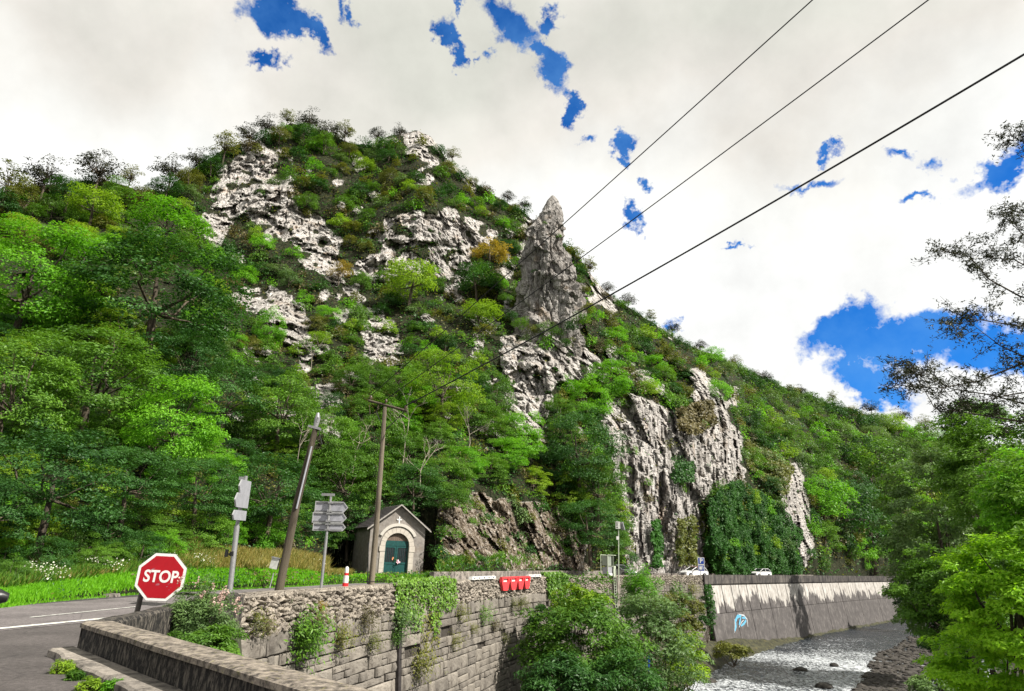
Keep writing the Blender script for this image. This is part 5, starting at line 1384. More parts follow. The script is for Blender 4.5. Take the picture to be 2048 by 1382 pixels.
# single, nameable trees
NAMED = [
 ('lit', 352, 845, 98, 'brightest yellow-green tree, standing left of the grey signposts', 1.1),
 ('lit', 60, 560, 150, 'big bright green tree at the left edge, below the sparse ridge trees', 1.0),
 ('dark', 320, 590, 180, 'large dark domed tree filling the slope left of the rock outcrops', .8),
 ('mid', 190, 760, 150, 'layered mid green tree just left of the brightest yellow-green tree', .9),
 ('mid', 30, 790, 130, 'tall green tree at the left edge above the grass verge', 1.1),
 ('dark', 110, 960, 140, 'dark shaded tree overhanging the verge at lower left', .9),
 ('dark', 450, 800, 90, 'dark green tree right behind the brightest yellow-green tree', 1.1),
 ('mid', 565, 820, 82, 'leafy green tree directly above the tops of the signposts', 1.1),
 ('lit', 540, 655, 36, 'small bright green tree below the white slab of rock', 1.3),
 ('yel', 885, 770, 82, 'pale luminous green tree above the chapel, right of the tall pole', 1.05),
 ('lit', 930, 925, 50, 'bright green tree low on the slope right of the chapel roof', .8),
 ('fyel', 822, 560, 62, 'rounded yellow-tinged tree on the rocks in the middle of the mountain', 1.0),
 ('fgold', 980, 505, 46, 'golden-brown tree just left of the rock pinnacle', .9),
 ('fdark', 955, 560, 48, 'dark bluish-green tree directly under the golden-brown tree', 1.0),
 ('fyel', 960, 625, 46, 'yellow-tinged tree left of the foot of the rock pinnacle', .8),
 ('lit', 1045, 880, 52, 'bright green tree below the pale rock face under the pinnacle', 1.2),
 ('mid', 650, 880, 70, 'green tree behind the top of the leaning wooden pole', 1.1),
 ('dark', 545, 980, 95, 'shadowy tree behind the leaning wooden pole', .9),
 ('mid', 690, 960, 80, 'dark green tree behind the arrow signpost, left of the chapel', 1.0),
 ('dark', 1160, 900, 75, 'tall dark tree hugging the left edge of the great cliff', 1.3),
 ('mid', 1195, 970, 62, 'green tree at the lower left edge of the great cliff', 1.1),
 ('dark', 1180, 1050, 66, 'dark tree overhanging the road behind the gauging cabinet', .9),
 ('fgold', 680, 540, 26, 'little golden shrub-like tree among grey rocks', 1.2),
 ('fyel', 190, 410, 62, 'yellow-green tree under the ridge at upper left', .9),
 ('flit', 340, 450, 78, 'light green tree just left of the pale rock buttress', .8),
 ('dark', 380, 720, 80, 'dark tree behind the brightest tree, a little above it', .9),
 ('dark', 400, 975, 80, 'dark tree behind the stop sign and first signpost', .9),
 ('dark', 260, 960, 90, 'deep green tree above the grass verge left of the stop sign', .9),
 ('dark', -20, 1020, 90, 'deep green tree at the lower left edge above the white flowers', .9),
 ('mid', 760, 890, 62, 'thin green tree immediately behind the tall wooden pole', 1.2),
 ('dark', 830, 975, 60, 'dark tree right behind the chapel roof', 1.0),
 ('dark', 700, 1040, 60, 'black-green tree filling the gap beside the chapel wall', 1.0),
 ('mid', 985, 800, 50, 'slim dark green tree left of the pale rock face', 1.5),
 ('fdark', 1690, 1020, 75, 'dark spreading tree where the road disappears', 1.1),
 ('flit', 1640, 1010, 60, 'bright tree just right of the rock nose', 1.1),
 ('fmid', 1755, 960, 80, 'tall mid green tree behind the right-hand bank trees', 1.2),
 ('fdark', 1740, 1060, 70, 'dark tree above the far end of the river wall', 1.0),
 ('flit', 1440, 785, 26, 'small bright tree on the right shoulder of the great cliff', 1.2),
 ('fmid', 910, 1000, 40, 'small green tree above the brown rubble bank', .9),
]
for k_, px, py, r_px, lab, sq in NAMED:
    place_tree(k_, px, py, r_px, lab, None, sq=sq, push=5.0 if r_px > 60 else 2.0); occ.append((px, py, r_px * .75))
# sparse trees against the sky along the left ridge and summit
RIDGE = [(20, 365, 55), (95, 350, 52), (200, 335, 52), (262, 352, 30), (345, 340, 42), (400, 320, 34), (452, 290, 42), (500, 268, 32), (535, 250, 30), (575, 236, 26), (620, 240, 32), (655, 262, 36), (692, 262, 28), (755, 268, 22), (800, 262, 20), (905, 310, 22), (1015, 392, 18), (1050, 408, 18), (1180, 530, 22), (1215, 575, 18), (1255, 600, 22), (1300, 632, 18), (1345, 655, 18), (1400, 690, 16), (1470, 722, 16), (1530, 752, 16), (1600, 780, 16), (1665, 795, 16), (1740, 815, 20), (1800, 832, 22), (1850, 850, 24)]
rp = ['on the left ridge against the sky', 'on the summit against the sky', 'on the right-hand skyline of the mountain']
def rwhere(px, py):
    n, x, y = min([('the left corner of the ridge', 20, 0), ('the ridge dip', 290, 0), ('the rock buttress top', 500, 0), ('the mountain summit', 600, 0), ('the summit notch', 710, 0), ('the second summit', 800, 0), ('the pinnacle shoulder', 1000, 0), ('the skyline right of the pinnacle', 1200, 0), ('the middle of the right skyline', 1400, 0), ('the wooded far skyline', 1600, 0), ('the low end of the skyline', 1800, 0)], key=lambda l: abs(l[1] - px))
    return ('left of ' if px < x - 12 else 'right of ' if px > x + 12 else 'on ') + n
for i, (px, py, r_px) in enumerate(RIDGE):
    g = 0 if px < 480 else (1 if px < 920 else 2); kd = 'spars' if i % 3 else 'spars2'
    place_tree(kd, px, py, r_px, ('larger ' if r_px > 40 else 'small ') + DESC[kd].replace('tree', 'skyline tree') + ' ' + rwhere(px, py), 'sparse trees ' + rp[g], Y=surf(px, py + r_px)[0] - 1.0)
    occ.append((px, py, r_px * .6))
# bare pale trees in front of the wood
def bare_tree(seed):
    rs = np.random.default_rng(seed); mb = MB()
    def grow(p, d, L, r, dep):
        q = p + d * L; m1 = p.lerp(q, .5) + Vector(rs.normal(0, .05, 3)) * L; mb.tube([p, m1, q], [r, r * .85, r * .68], 5, cap=False)
        if dep == 0: return
        for _ in range(2 if dep < 3 else 3):
            nd = (d + Vector(rs.normal(0, .55, 3))); nd.z = abs(nd.z) * .8 + .15; nd.normalize(); grow(q, nd, L * rs.uniform(.55, .85), r * .62, dep - 1)
    grow(Vector((0, 0, 0)), Vector((.08, 0, 1)), 2.6, .10, 4)
    return mb.mesh('bare_tree', M_barkp)
BT = [bare_tree(s) for s in (1, 2, 3)]
for i, (px, py, h) in enumerate([(705, 945, 95), (805, 930, 130), (840, 985, 105), (622, 740, 80), (595, 925, 80), (935, 905, 90)]):
    Y = surf(px, py)[0] - 5.5; c = AT(px, py, Y); o = link('bare_tree', BT[i % 3]); s = h / FPX * Y / 6.5; o.location = c; o.scale = (s * .75, s * .75, s); o.rotation_euler = (0, 0, i * 1.3)
    tag(o, 'thin pale leafless tree ' + ['between the two wooden poles', 'right of the tall wooden pole, above the chapel roof', 'just above the right slope of the chapel roof', 'high on the slope above the leaning pole', 'just left of the leaning pole top', 'under the pale luminous tree'][i], 'tree', 'bare trees on the slope')

# fuller trees just under the left ridge
for i, (px, py, r_px, kd) in enumerate([(-10, 400, 48, 'fdark'), (55, 395, 42, 'folive'), (140, 385, 44, 'fdark'), (235, 385, 38, 'fmid'), (285, 395, 34, 'folive'), (335, 375, 36, 'fdark'), (380, 355, 30, 'folive'), (425, 330, 26, 'fdark'), (560, 268, 24, 'folive'), (610, 268, 28, 'fdark'), (650, 285, 26, 'fmid'), (700, 300, 24, 'folive'), (770, 290, 20, 'fdark'), (895, 335, 20, 'folive'), (1000, 410, 18, 'fdark'), (1030, 418, 16, 'folive')]):
    place_tree(kd, px, py, r_px, DESC[kd] + ' close under the crest, ' + rwhere(px, py), 'trees under the crest', Y=surf(px, py + r_px)[0] - 1.5); occ.append((px, py, r_px * .6))
# the general cover of the mountain
rs_ = random.Random(11)
def zone(px, py):
    if px < 420 and py > 470: return 'wood'
    if px > 1480 + (py - 900) * .1 and px > 1440: return 'ridge'
    if px < 430: return 'upper_left'
    if py > 760 and px < 1230: return 'wood'
    return 'scrub'
def try_place(n_try, rfun, kinds, okz, is_tree, limit, label, group):
    c_ = 0
    for _ in range(n_try):
        if c_ >= limit: break
        px = rs_.uniform(-60, 1900); j = int(np.clip(np.searchsorted(gx, px), 0, len(gx) - 1))
        t = rs_.uniform(.02, .985); py = bpy_[j] + (cpy[j] - bpy_[j]) * t
        if zone(px, py) not in okz: continue
        r_px = rfun(px, py)
        if rockmask(px, py) and (is_tree or rs_.random() > .06): continue
        if is_tree and (rockmask(px, py + r_px * .5) or rockmask(px + r_px * .5, py) or rockmask(px - r_px * .5, py)): continue
        if 660 < px < 890 and py > 980: continue
        if is_tree and (earthmask(px, py) or earthmask(px, py + r_px * .8) or earthmask(px - r_px * .7, py) or earthmask(px + r_px * .7, py)): continue
        if earthmask(px, py) and (rs_.random() > .8 or r_px > 20): continue
        if py + r_px * .5 > bpy_[j] - (42 if px < 370 else 75 if px < 700 else 30): continue
        if any((px - a) ** 2 + (py - b) ** 2 < (.5 * (r_px + r2) * (.82 if is_tree else .46)) ** 2 * 1.5 for a, b, r2 in occ): continue
        kd = rs_.choice(kinds(px, py)); occ.append((px, py, r_px * .8)); c_ += 1
        QUEUE.append((is_tree, kd, px, py - (r_px * .1 if is_tree else 0), r_px, rs_.uniform(.8, 1.15) if is_tree else rs_.uniform(.95, 1.6)))
    return c_
GN = {}
def near_r(px, py): return rs_.uniform(34, 62) if py > 640 else rs_.uniform(24, 42)
c1n = try_place(5000, near_r, lambda x, y: (['mid', 'mid', 'dark', 'lit', 'yel', 'mid', 'lit', 'dark'] if y > 640 else ['fmid', 'fdark', 'fmid2', 'flit', 'fyel', 'folive', 'fmid']), ('wood',), True, 150, 'among the dense wood covering the lower slope', 'lower wood')
c2n = try_place(5000, lambda x, y: rs_.uniform(20, 38), lambda x, y: ['fmid', 'fdark', 'folive', 'fmid2', 'fmid', 'fyel'], ('upper_left',), True, 60, 'covering the slope below the left ridge', 'upper left wood')
c3n = try_place(9000, lambda x, y: rs_.uniform(20, 34) * (1 if y > 840 else .72), lambda x, y: ['fmid', 'fmid', 'flit', 'fyel', 'fmid2', 'fdark'] if y > 800 else ['fmid', 'folive', 'fdark', 'fmid2'], ('ridge',), True, 170, 'covering the far wooded ridge at right', 'right ridge wood')
c4n = try_place(9000, lambda x, y: rs_.uniform(16, 28), lambda x, y: ['fmid', 'fdark', 'folive', 'fmid2', 'flit', 'fmid', 'fyel'], ('scrub',), True, 150, 'growing between the rocks of the mountain', 'rocky slope trees')
c5n = try_place(42000, lambda x, y: rs_.uniform(13, 25), lambda x, y: ['s_brown', 's_olive', 's_olive', 's_dark', 's_mid', 's_grey', 's_mid', 's_mid', 's_lit'], ('scrub', 'upper_left', 'wood', 'ridge'), False, 1100, 'in the scrub on the mountainside', 'mountain scrub')
print('placed', c1n, c2n, c3n, c4n, c5n)
def flush(is_tree, cap, group, stuffname, stufflabel, lights):
    L_ = sorted([q for q in QUEUE if q[0] == is_tree], key=lambda q: -q[4]); big, rest = L_[:cap], L_[cap:]
    md = sorted(q[4] for q in big)[len(big) // 2]
    for _, kd, px, py, r_px, sq in big:
        lab = uniq(('large ' if r_px > md * 1.12 else 'small ' if r_px < md * .88 else '') + DESC[kd], px, py)
        (place_tree if is_tree else place_bush)(kd, px, py, r_px, lab, group, sq=sq)
    Vs, Fs, Ts, Ms, b, mats_ = [], [], [], [], 0, []
    for _, kd, px, py, r_px, sq in rest:
        V, T, lm = lights[kd]; Y = surf(px, py + r_px * (.55 if is_tree else .35))[0]; s = r_px / FPX * Y / (4.1 if is_tree else 2.2)
        c = AT(px, py if is_tree else py + r_px * .35, Y); a = random.uniform(0, 6.28); ca_, sa_ = math.cos(a) * s, math.sin(a) * s
        W_ = np.stack([V[:, 0] * ca_ - V[:, 1] * sa_ + c.x, V[:, 0] * sa_ + V[:, 1] * ca_ + c.y, V[:, 2] * s * sq + c.z], 1)
        if lm not in mats_: mats_.append(lm)
        Vs.append(W_); Ts.append(np.clip(T * .65 + random.random() * .35, 0, 1)); n_ = len(V) // 4; Ms.append(np.full(n_, mats_.index(lm))); Fs.append(np.arange(b, b + 4 * n_).reshape(n_, 4)); b += 4 * n_
    if not Vs: return
    me = np_mesh(stuffname, np.concatenate(Vs), np.concatenate(Fs), None, False, {'tone': np.concatenate(Ts)})
    for m_ in mats_: me.materials.append(m_)
    me.polygons.foreach_set('material_index', np.concatenate(Ms).astype(np.int32)); tag(link(stuffname, me), stufflabel, kind='stuff')
def light_tree(seed, lm):
    rs = np.random.default_rng(seed); P, Nn, T, cc_ = crown_points(rs, 4.1, 4.1, 3.7, 38, 1.4, 32, .45, .6, .28); V, F, t = leaf_arrays(P, .6, Nn, .6, tone=T, rs=rs); return V, t, lm
def light_bush(seed, lm):
    rs = np.random.default_rng(seed); P, Nn, T, cc_ = crown_points(rs, 2.0, 2.0, 1.7, 20, .8, 13, .7, .4, .4, -.15, .6); V, F, t = leaf_arrays(P, .53, Nn, .55, tone=T, rs=rs); return V, t, lm
LTM = {'mid': L_mid, 'dark': L_dark, 'lit': L_bright, 'yel': L_yel, 'fmid': L_mid, 'fmid2': L_grey, 'fdark': L_dark, 'flit': L_bright, 'fyel': L_yel, 'fgold': L_gold, 'folive': L_olive}
LT = {k: light_tree(300 + i, m_) for i, (k, m_) in enumerate(LTM.items())}
LB = {k: light_bush(400 + i, BP[k].materials[0]) for i, k in enumerate(BP)}
flush(True, 222, 'trees covering the mountain', 'distant_trees', 'remaining small tree crowns of the wooded slopes', LT)
flush(False, 150, 'scrub bushes on the mountain', 'distant_scrub', 'remaining small scrub bushes on the mountain', LB)

# undergrowth: leaves scattered on every part of the slope that is not bare rock
def scatter_undergrowth():
    n = 125000
    ii = rng.integers(3, NR - 1, n); jj = rng.integers(0, len(gx) - 1, n)
    keep = (rock[ii, jj] < .35) | (rng.random(n) < .03)
    sp = fbm(P1[ii, jj] / 2.6, 2, 8) > -.25
    keep &= sp & (gx[jj] > -120) & (gx[jj] < 1950)
    ii, jj = ii[keep], jj[keep]; fr = rng.random((len(ii), 2))
    a = P1[ii, jj]; b = P1[np.minimum(ii + 1, NR - 1), jj]; c = P1[ii, np.minimum(jj + 1, len(gx) - 1)]
    P = a + (b - a) * fr[:, :1] + (c - a) * fr[:, 1:]
    dist = P[:, 1]; sz = np.clip(dist * .0042, .10, .8)
    h = rng.random(len(P)) * (.35 + dist * .009); vdir = -P / np.linalg.norm(P, axis=1, keepdims=True)
    P = P + vdir * h[:, None] * .8 + np.array([0, 0, 1]) * h[:, None] * .3
    tn = .5 + .5 * fbm(P / 4.0, 2, 15) + rng.normal(0, .18, len(P))
    for nm, lm, sel in (('undergrowth', L_dark, tn < .62), ('undergrowth', L_olive, (tn >= .62) & (tn < .74)), ('undergrowth', L_brown, tn >= .74)):
        V, F, t = leaf_arrays(P[sel], sz[sel], np.tile([[0, -.35, .9]], (sel.sum(), 1)), .6)
        o = link(nm, np_mesh(nm, V, F, lm, False, {'tone': t})); tag(o, {L_dark: 'dark green', L_olive: 'olive', L_brown: 'brown'}[lm] + ' undergrowth covering the ground between trees and rocks', kind='stuff')
scatter_undergrowth()

# ------------------------------------------------------------------ verge: grass, tall dry grass, flowers
def blades(P, h, w, lean, mt, name, label, tone=None):
    n = len(P); a = rng.uniform(0, 6.28, n); hh = h * rng.uniform(.5, 1.25, n); d = np.stack([np.cos(a), np.sin(a), np.zeros(n)], 1)
    l = np.stack([rng.normal(0, lean, n), rng.normal(0, lean, n), np.ones(n)], 1) * hh[:, None]
    V = np.stack([P - d * w, P + d * w, P + l * .6 + d * w * .6, P + l], 1)
    V = V.reshape(-1, 3); F = np.arange(4 * n).reshape(n, 4)
    o = link(name, np_mesh(name, V, F, mt, False, {'tone': np.repeat(rng.random(n) if tone is None else tone, 4)})); tag(o, label, kind='stuff')
hb2 = [(PA[0, j, 0], PA[0, j, 1], gx[j]) for j in range(len(gx)) if -200 <= gx[j] <= 1700]
def verge_pts(n, d0, d1, x0, x1, dist_w=True):
    hx = np.array([h[0] for h in hb2]); hy = np.array([h[1] for h in hb2]); hg = np.array([h[2] for h in hb2])
    g_ = rng.uniform(x0, x1, n); x = np.interp(g_, hg, hx); y = np.interp(g_, hg, hy); e = rng.uniform(d0, d1, n)
    L = np.sqrt(x * x + y * y)
    # terrain height by sampling the surface rows behind the foot
    P = np.zeros((n, 3)); P[:, 0] = x * (1 + e / L); P[:, 1] = y * (1 + e / L)
    jj = np.clip(np.searchsorted(gx, g_), 0, len(gx) - 1)
    for q in range(n):
        col = P1[:40, jj[q]]; r_ = math.hypot(P[q, 0], P[q, 1]); P[q, 2] = np.interp(r_, np.maximum.accumulate(np.hypot(col[:, 0], col[:, 1])), col[:, 2])
    return P
blades(verge_pts(30000, -.25, 2.3, -60, 640), .15, .024, .35, L_grass, 'grass', 'bright mown grass along the roadside verge')
blades(verge_pts(9000, -.2, 5.0, 560, 880), .13, .03, .35, L_grass, 'grass', 'bright grass around the chapel and poles')
blades(verge_pts(9000, -.1, 1.5, 850, 1700), .36, .05, .5, L_mid, 'grass', 'green grass behind the low roadside wall')
blades(verge_pts(17000, 1.9, 7.0, 330, 700), .42, .028, .4, L_dry, 'tall_grass', 'tall dry yellow grass behind the mown verge')
blades(verge_pts(6000, 1.9, 4.0, -60, 360), .32, .02, .4, L_dry, 'tall_grass', 'yellowing tall grass at the left behind the verge')
blades(verge_pts(14000, 1.8, 6.5, -60, 420), .42, .03, .45, L_mid, 'weeds', 'green weeds at the edge of the wood')
P = verge_pts(2600, 1.3, 4.2, -40, 660); P[:, 2] += rng.uniform(.2, .6, len(P))
P = P[fbm(P / 1.6, 2, 3) > .33]
V, F, t = leaf_arrays(P, .06, np.tile([[0, -.5, .7]], (len(P), 1)), .9); tag(link('wild_flowers', np_mesh('wild_flowers', V, F, L_flow, False, {'tone': t})), 'small white wild flowers scattered through the verge', kind='stuff')
# low bushes along the verge edge
for px, py, r_px, kd in [(-30, 1120, 30, 's_dark'), (50, 1080, 34, 's_dark'), (125, 1075, 30, 's_brown'), (195, 1070, 34, 's_dark'), (130, 1125, 20, 's_mid'), (255, 1065, 30, 's_dark'), (320, 1060, 30, 's_mid'), (335, 1105, 24, 's_dark'), (395, 1060, 30, 's_dark'), (455, 1062, 28, 's_dark'), (515, 1062, 28, 's_mid'), (575, 1065, 26, 's_dark'), (635, 1068, 26, 's_dark'), (20, 1110, 34, 's_dark'), (90, 1095, 40, 's_mid'), (165, 1120, 32, 's_dark'), (225, 1095, 38, 's_mid'), (290, 1085, 36, 's_dark'), (360, 1090, 34, 's_mid'), (880, 1100, 24, 's_dark'), (900, 1060, 26, 's_mid'), (1010, 1075, 14, 's_dark'), (940, 1040, 16, 's_mid'), (1060, 1030, 14, 's_olive'), (1130, 1100, 16, 's_mid'), (1210, 1120, 20, 's_mid'), (1260, 1110, 22, 's_dark'), (1640, 1120, 22, 's_mid'), (1690, 1120, 18, 's_olive'), (1730, 1125, 18, 's_lit'), (1240, 1075, 24, 's_mid'), (1100, 1045, 12, 's_brown')]:
    place_bush(kd, px, py, r_px, uniq(DESC[kd] + ' by the roadside', px, py), 'bushes along the foot of the slope')

for i, (px, py, r_px) in enumerate([(1022, 625, 18), (1040, 640, 20), (1062, 655, 20), (1088, 650, 22), (1112, 658, 20), (1138, 648, 21), (1160, 632, 20), (1178, 610, 18), (1050, 675, 15), (1095, 678, 14), (1130, 680, 14), (1012, 590, 15), (1170, 575, 12), (1090, 445, 7), (1118, 470, 6), (1070, 540, 8)]):
    kd = ['s_dark', 's_mid', 's_olive', 's_grey', 's_mid'][i % 5]; place_bush(kd, px, py, r_px, DESC[kd] + (' at the left foot of the rock pinnacle' if i < 13 and px < 1080 else ' in front of the pinnacle foot' if i < 13 and px < 1130 else ' at the right foot of the rock pinnacle' if i < 13 else ' clinging to the side of the rock pinnacle'), 'bushes on the pinnacle', Y=103.5 if i < 13 else 108.5)
cr_ = random.Random(9); px = -40
while px < 1880:
    r_px = cr_.uniform(14, 24) if px < 1200 else cr_.uniform(11, 17); py = float(np.interp(px, gx, cpy)); kd = cr_.choice(['s_dark', 's_olive', 's_brown', 's_mid', 's_dark', 's_grey'])
    if not (805 < px < 870): place_bush(kd, px, py + cr_.uniform(-.2, .6) * r_px, r_px, uniq(DESC[kd] + ' on the crest', px, py), 'bushes along the crest', Y=surf(px, py + r_px)[0], sq=cr_.uniform(.9, 1.5))
    px += r_px * cr_.uniform(.9, 1.5)

# ------------------------------------------------------------------ ivy on the cliff and walls
def leaves_obj(name, P, Nn, size, lm, label, cat=None, asp=.8, kind=None, parent=None, tone=None):
    V, F, t = leaf_arrays(P, size, Nn, asp, tone=tone); o = link(name, np_mesh(name, V, F, lm, False, {'tone': t}), parent)
    return tag(o, label, cat, kind=kind) if label else o
def cliff_ivy(poly, n, size, lm, label, bulge=1.2):
    xs = [p[0] for p in poly]; ys = [p[1] for p in poly]
    px = rng.uniform(min(xs), max(xs), n * 2); py = rng.uniform(min(ys), max(ys), n * 2)
    jx = px + 12 * fbm(np.stack([px / 20, py / 20, px * 0], -1), 3, 6); k = inpoly(jx, py, poly); px, py = px[k][:n], py[k][:n]
    P = np.zeros((len(px), 3))
    for i in range(len(px)): 
        Y = surf(px[i], py[i])[0] - 1.0 - bulge * max(0, float(rng.random()) ** .5) ; P[i] = AT(px[i], py[i], Y)
    lump_ = fbm(P / 3.2, 4, 19, .55, True) * 2.0; P[:, 1] -= lump_; 
    P[:, 0] += 0
    return leaves_obj('ivy', P, np.tile([[.15, -.8, .55]], (len(P), 1)), size, lm, label, 'ivy', tone=np.clip(.5 + .5 * fbm(P / 3, 2, 2) + rng.normal(0, .2, len(P)), 0, 1))
cliff_ivy([(1420, 1000), (1440, 975), (1475, 960), (1520, 985), (1560, 1010), (1600, 1070), (1600, 1148), (1425, 1148), (1408, 1080)], 42000, .33, L_ivy, 'broad dark green ivy curtain hanging over the right side of the cliff', 2.2)
cliff_ivy([(1300, 1045), (1318, 1040), (1322, 1130), (1305, 1135)], 1500, .42, L_ivy, 'narrow strip of ivy climbing the middle of the great cliff')
cliff_ivy([(1490, 875), (1540, 900), (1590, 940), (1570, 990), (1520, 960), (1495, 930)], 4500, .5, L_olive, 'olive green creeper on top of the ivy-covered cliff', 2.0)
cliff_ivy([(1355, 820), (1420, 800), (1430, 850), (1390, 870), (1350, 860)], 2400, .5, L_brown, 'brownish scrub hanging in the recess of the great cliff')
cliff_ivy([(1340, 930), (1385, 925), (1380, 965), (1345, 965)], 900, .45, L_dark, 'dark green plant tuft clinging to the centre of the cliff')
cliff_ivy([(1350, 1040), (1390, 1030), (1395, 1130), (1350, 1130)], 1500, .45, L_olive, 'olive scrub on the lower face of the cliff behind the parking sign')
def wall_ivy(px0, px1, ztop, drop, n, size, lm, label, front=.32):
    sa, sb_ = WL.s_of_px(px0), WL.s_of_px(px1); P = np.zeros((n, 3)); Nn = np.zeros((n, 3)); c_ = 0
    while c_ < n:
        u = random.random(); s = sa + (sb_ - sa) * u; edge = drop * (.45 + .55 * abs(math.sin(u * 7.1)) * (1 - abs(u - .5)) + .18 * math.sin(u * 23)); z = ztop - random.random() ** 1.3 * edge
        p, d_, nn = WL.at(s); q = p + nn * (bat(z) + front * random.uniform(.2, 1)); 
        if random.random() < .18: q = p - nn * random.uniform(0, .5); z = ztop + random.uniform(0, .1)
        P[c_] = (q.x, q.y, z); Nn[c_] = (nn.x, nn.y, .5); c_ += 1
    return leaves_obj('ivy', P, Nn, size, lm, label, 'ivy')
wall_ivy(785, 905, .50, 2.6, 3600, .15, L_ivyl, 'bright ivy spilling over the stone wall right below the chapel')
wall_ivy(840, 875, -1.2, 2.6, 420, .13, L_olive, 'thin trailing creeper hanging lower on the wall under the bright ivy', .2)
wall_ivy(1090, 1132, .55, 2.6, 1800, .24, L_ivyl, 'bright ivy over the wall top left of the gauging cabinet')
wall_ivy(1404, 1416, -1.0, 9.0, 1300, .30, L_ivy, 'dark strip of ivy in the corner between stone wall and concrete wall', .5)
# tufts growing out of the stone wall
def tuft(px, py, r_px, lm, label, n=260, hang=.3):
    n *= 2; r_px *= 1.35
    s = WL.s_of_px(px); 
    for _ in range(6):
        p, d_, nn = WL.at(s); z = AT(px, py, p.y).z; q = p + nn * (bat(z) + .12); e = proj((q.x, q.y, z))[0] - px; s -= e / FPX * p.y * 1.2 if abs(e) > .5 else 0
    r = r_px / FPX * q.y; P = rng.normal(0, .42, (n, 3)) * r; P[:, 2] -= hang * r * rng.random(n)
    P = P + np.array([q.x, q.y, z]) + np.array([nn.x, nn.y, 0]) * np.abs(rng.normal(0, .35, (n, 1))) * r
    Nn = np.tile([[nn.x, nn.y, .8]], (n, 1)); return leaves_obj('wall_plant', P, Nn, max(.07, r * .22), lm, label, 'plant', asp=.3)
for a in [(600, 1262, 34, L_mid, 'largest leafy plant growing out of the stone wall, below the leaning pole', 700), (508, 1240, 20, L_olive, 'small plant in the wall left end under the dark pier'), (530, 1250, 14, L_brown, 'brownish tuft beside the left-end wall plant'), (625, 1240, 22, L_brown, 'dry brown tuft over the largest wall plant', 350),
          (678, 1268, 20, L_olive, 'yellowish tuft hanging right of the largest wall plant', 320), (742, 1278, 15, L_olive, 'round tuft in the wall between the yellowish tuft and the black stain'), (795, 1235, 22, L_grey, 'grey-green plant at the top of the black wall stain', 420), (788, 1270, 12, L_mid, 'green weed growing inside the black stain'),
          (835, 1322, 22, L_olive, 'plant low on the wall right of the black stain', 340), (918, 1222, 14, L_olive, 'tuft under the rubble courses right of the bright ivy'), (965, 1226, 14, L_mid, 'green tuft in the wall below the left red barrier'), (986, 1248, 10, L_brown, 'brown tuft below the red barriers'), (906, 1278, 12, L_olive, 'narrow tuft halfway down the wall right of the ivy'),
          (1025, 1205, 10, L_olive, 'tuft directly under the right red barrier'), (1042, 1203, 10, L_olive, 'tuft right of the one under the red barrier'), (1008, 1275, 8, L_olive, 'tiny tuft low on the wall under the barriers'), (730, 1232, 18, L_brown, 'brown dead weeds along the rubble courses above the round tuft', 300), (945, 1255, 8, L_olive, 'tiny olive tuft in the wall joints left of the barriers'),
          (1345, 1178, 14, L_mid, 'green plant on the far stone wall right of the tall shrub'), (1380, 1175, 11, L_olive, 'dry plant on the far stone wall near the parking sign'), (640, 1212, 8, L_gold, 'small orange weed on the wall top below the arrow signpost')]:
    tuft(*a)

# ------------------------------------------------------------------ shrubs below the ladder
def big_shrub(px, py, r_px, Y, kinds, label, sq=1.0, leaf=.2, n_cl=90, per=85, lm=None, flat=.4, asp=.38, seed=1, ry=.8, shell=.5, name='shrub', cat='shrub', clk=.24):
    rs = np.random.default_rng(seed); r = r_px / FPX * Y; c = AT(px, py, Y)
    P, Nn, T, cc_ = crown_points(rs, r, r * ry, r * sq, n_cl, r * clk, per, flat, shell, .35, -.8, .55)
    V, F, tn = leaf_arrays(P, leaf, Nn, asp, tone=T, rs=rs, droop=.5)
    root = empty(name, (c.x, c.y, c.z - r * sq * 1.1), label, cat); me = np_mesh('foliage', V + np.array([0, 0, r * sq * 1.1]), F, lm, False, {'tone': tn}); link('foliage', me, root)
    mb = MB(); sel = rs.choice(len(cc_), min(14, len(cc_)), replace=False); limb_mb(mb, (0, 0, -.6), [(cc_[i][0] * .9, cc_[i][1] * .9, cc_[i][2] * .9 + r * sq * 1.1) for i in sel], max(.03, r * .02), rs); mb.build('stem', M_bark, root); return root
big_shrub(1170, 1290, 112, 50, None, 'large layered green shrub rising from the river in front of the stone wall', 1.0, .34, 120, 120, L_mid, seed=51)
big_shrub(1158, 1215, 56, 54, None, 'pale yellow-green shrub top left of the ladder', .8, .32, 60, 110, L_yel, seed=52)
big_shrub(1300, 1290, 92, 55, None, 'grey-green bushy shrub right of the ladder', 1.15, .32, 100, 110, L_grey, seed=53)
big_shrub(1285, 1185, 42, 64, None, 'feathery light green bush on the wall right of the mast', 1.0, .30, 50, 100, L_bright, seed=54, asp=.25, flat=.9)
big_shrub(1345, 1240, 48, 62, None, 'olive shrub sloping down to the river beside the far stone wall', 1.1, .30, 60, 90, L_olive, seed=55)
big_shrub(1368, 1320, 46, 60, None, 'yellow-green bramble at the water edge right of the shrubs', 1.1, .28, 60, 90, L_yel, seed=56)
big_shrub(1120, 1375, 75, 44, None, 'dark shaded bush at the foot of the stone wall', .8, .30, 80, 100, L_dark, seed=57)
big_shrub(1240, 1385, 80, 46, None, 'dark bush at the bottom of the frame under the ladder shrubs', .8, .28, 80, 100, L_dark, seed=58)
big_shrub(1310, 1400, 55, 56, None, 'green weeds sloping to the river at the bottom of the frame', .9, .26, 60, 90, L_mid, seed=59)
big_shrub(1090, 1270, 40, 52, None, 'small dark bush against the wall left of the layered shrub', 1.6, .28, 50, 80, L_dark, seed=60)
big_shrub(1465, 1300, 34, 82, None, 'mossy green bush on the rocky ledge under the graffiti', .5, .30, 40, 80, L_olive, seed=61)
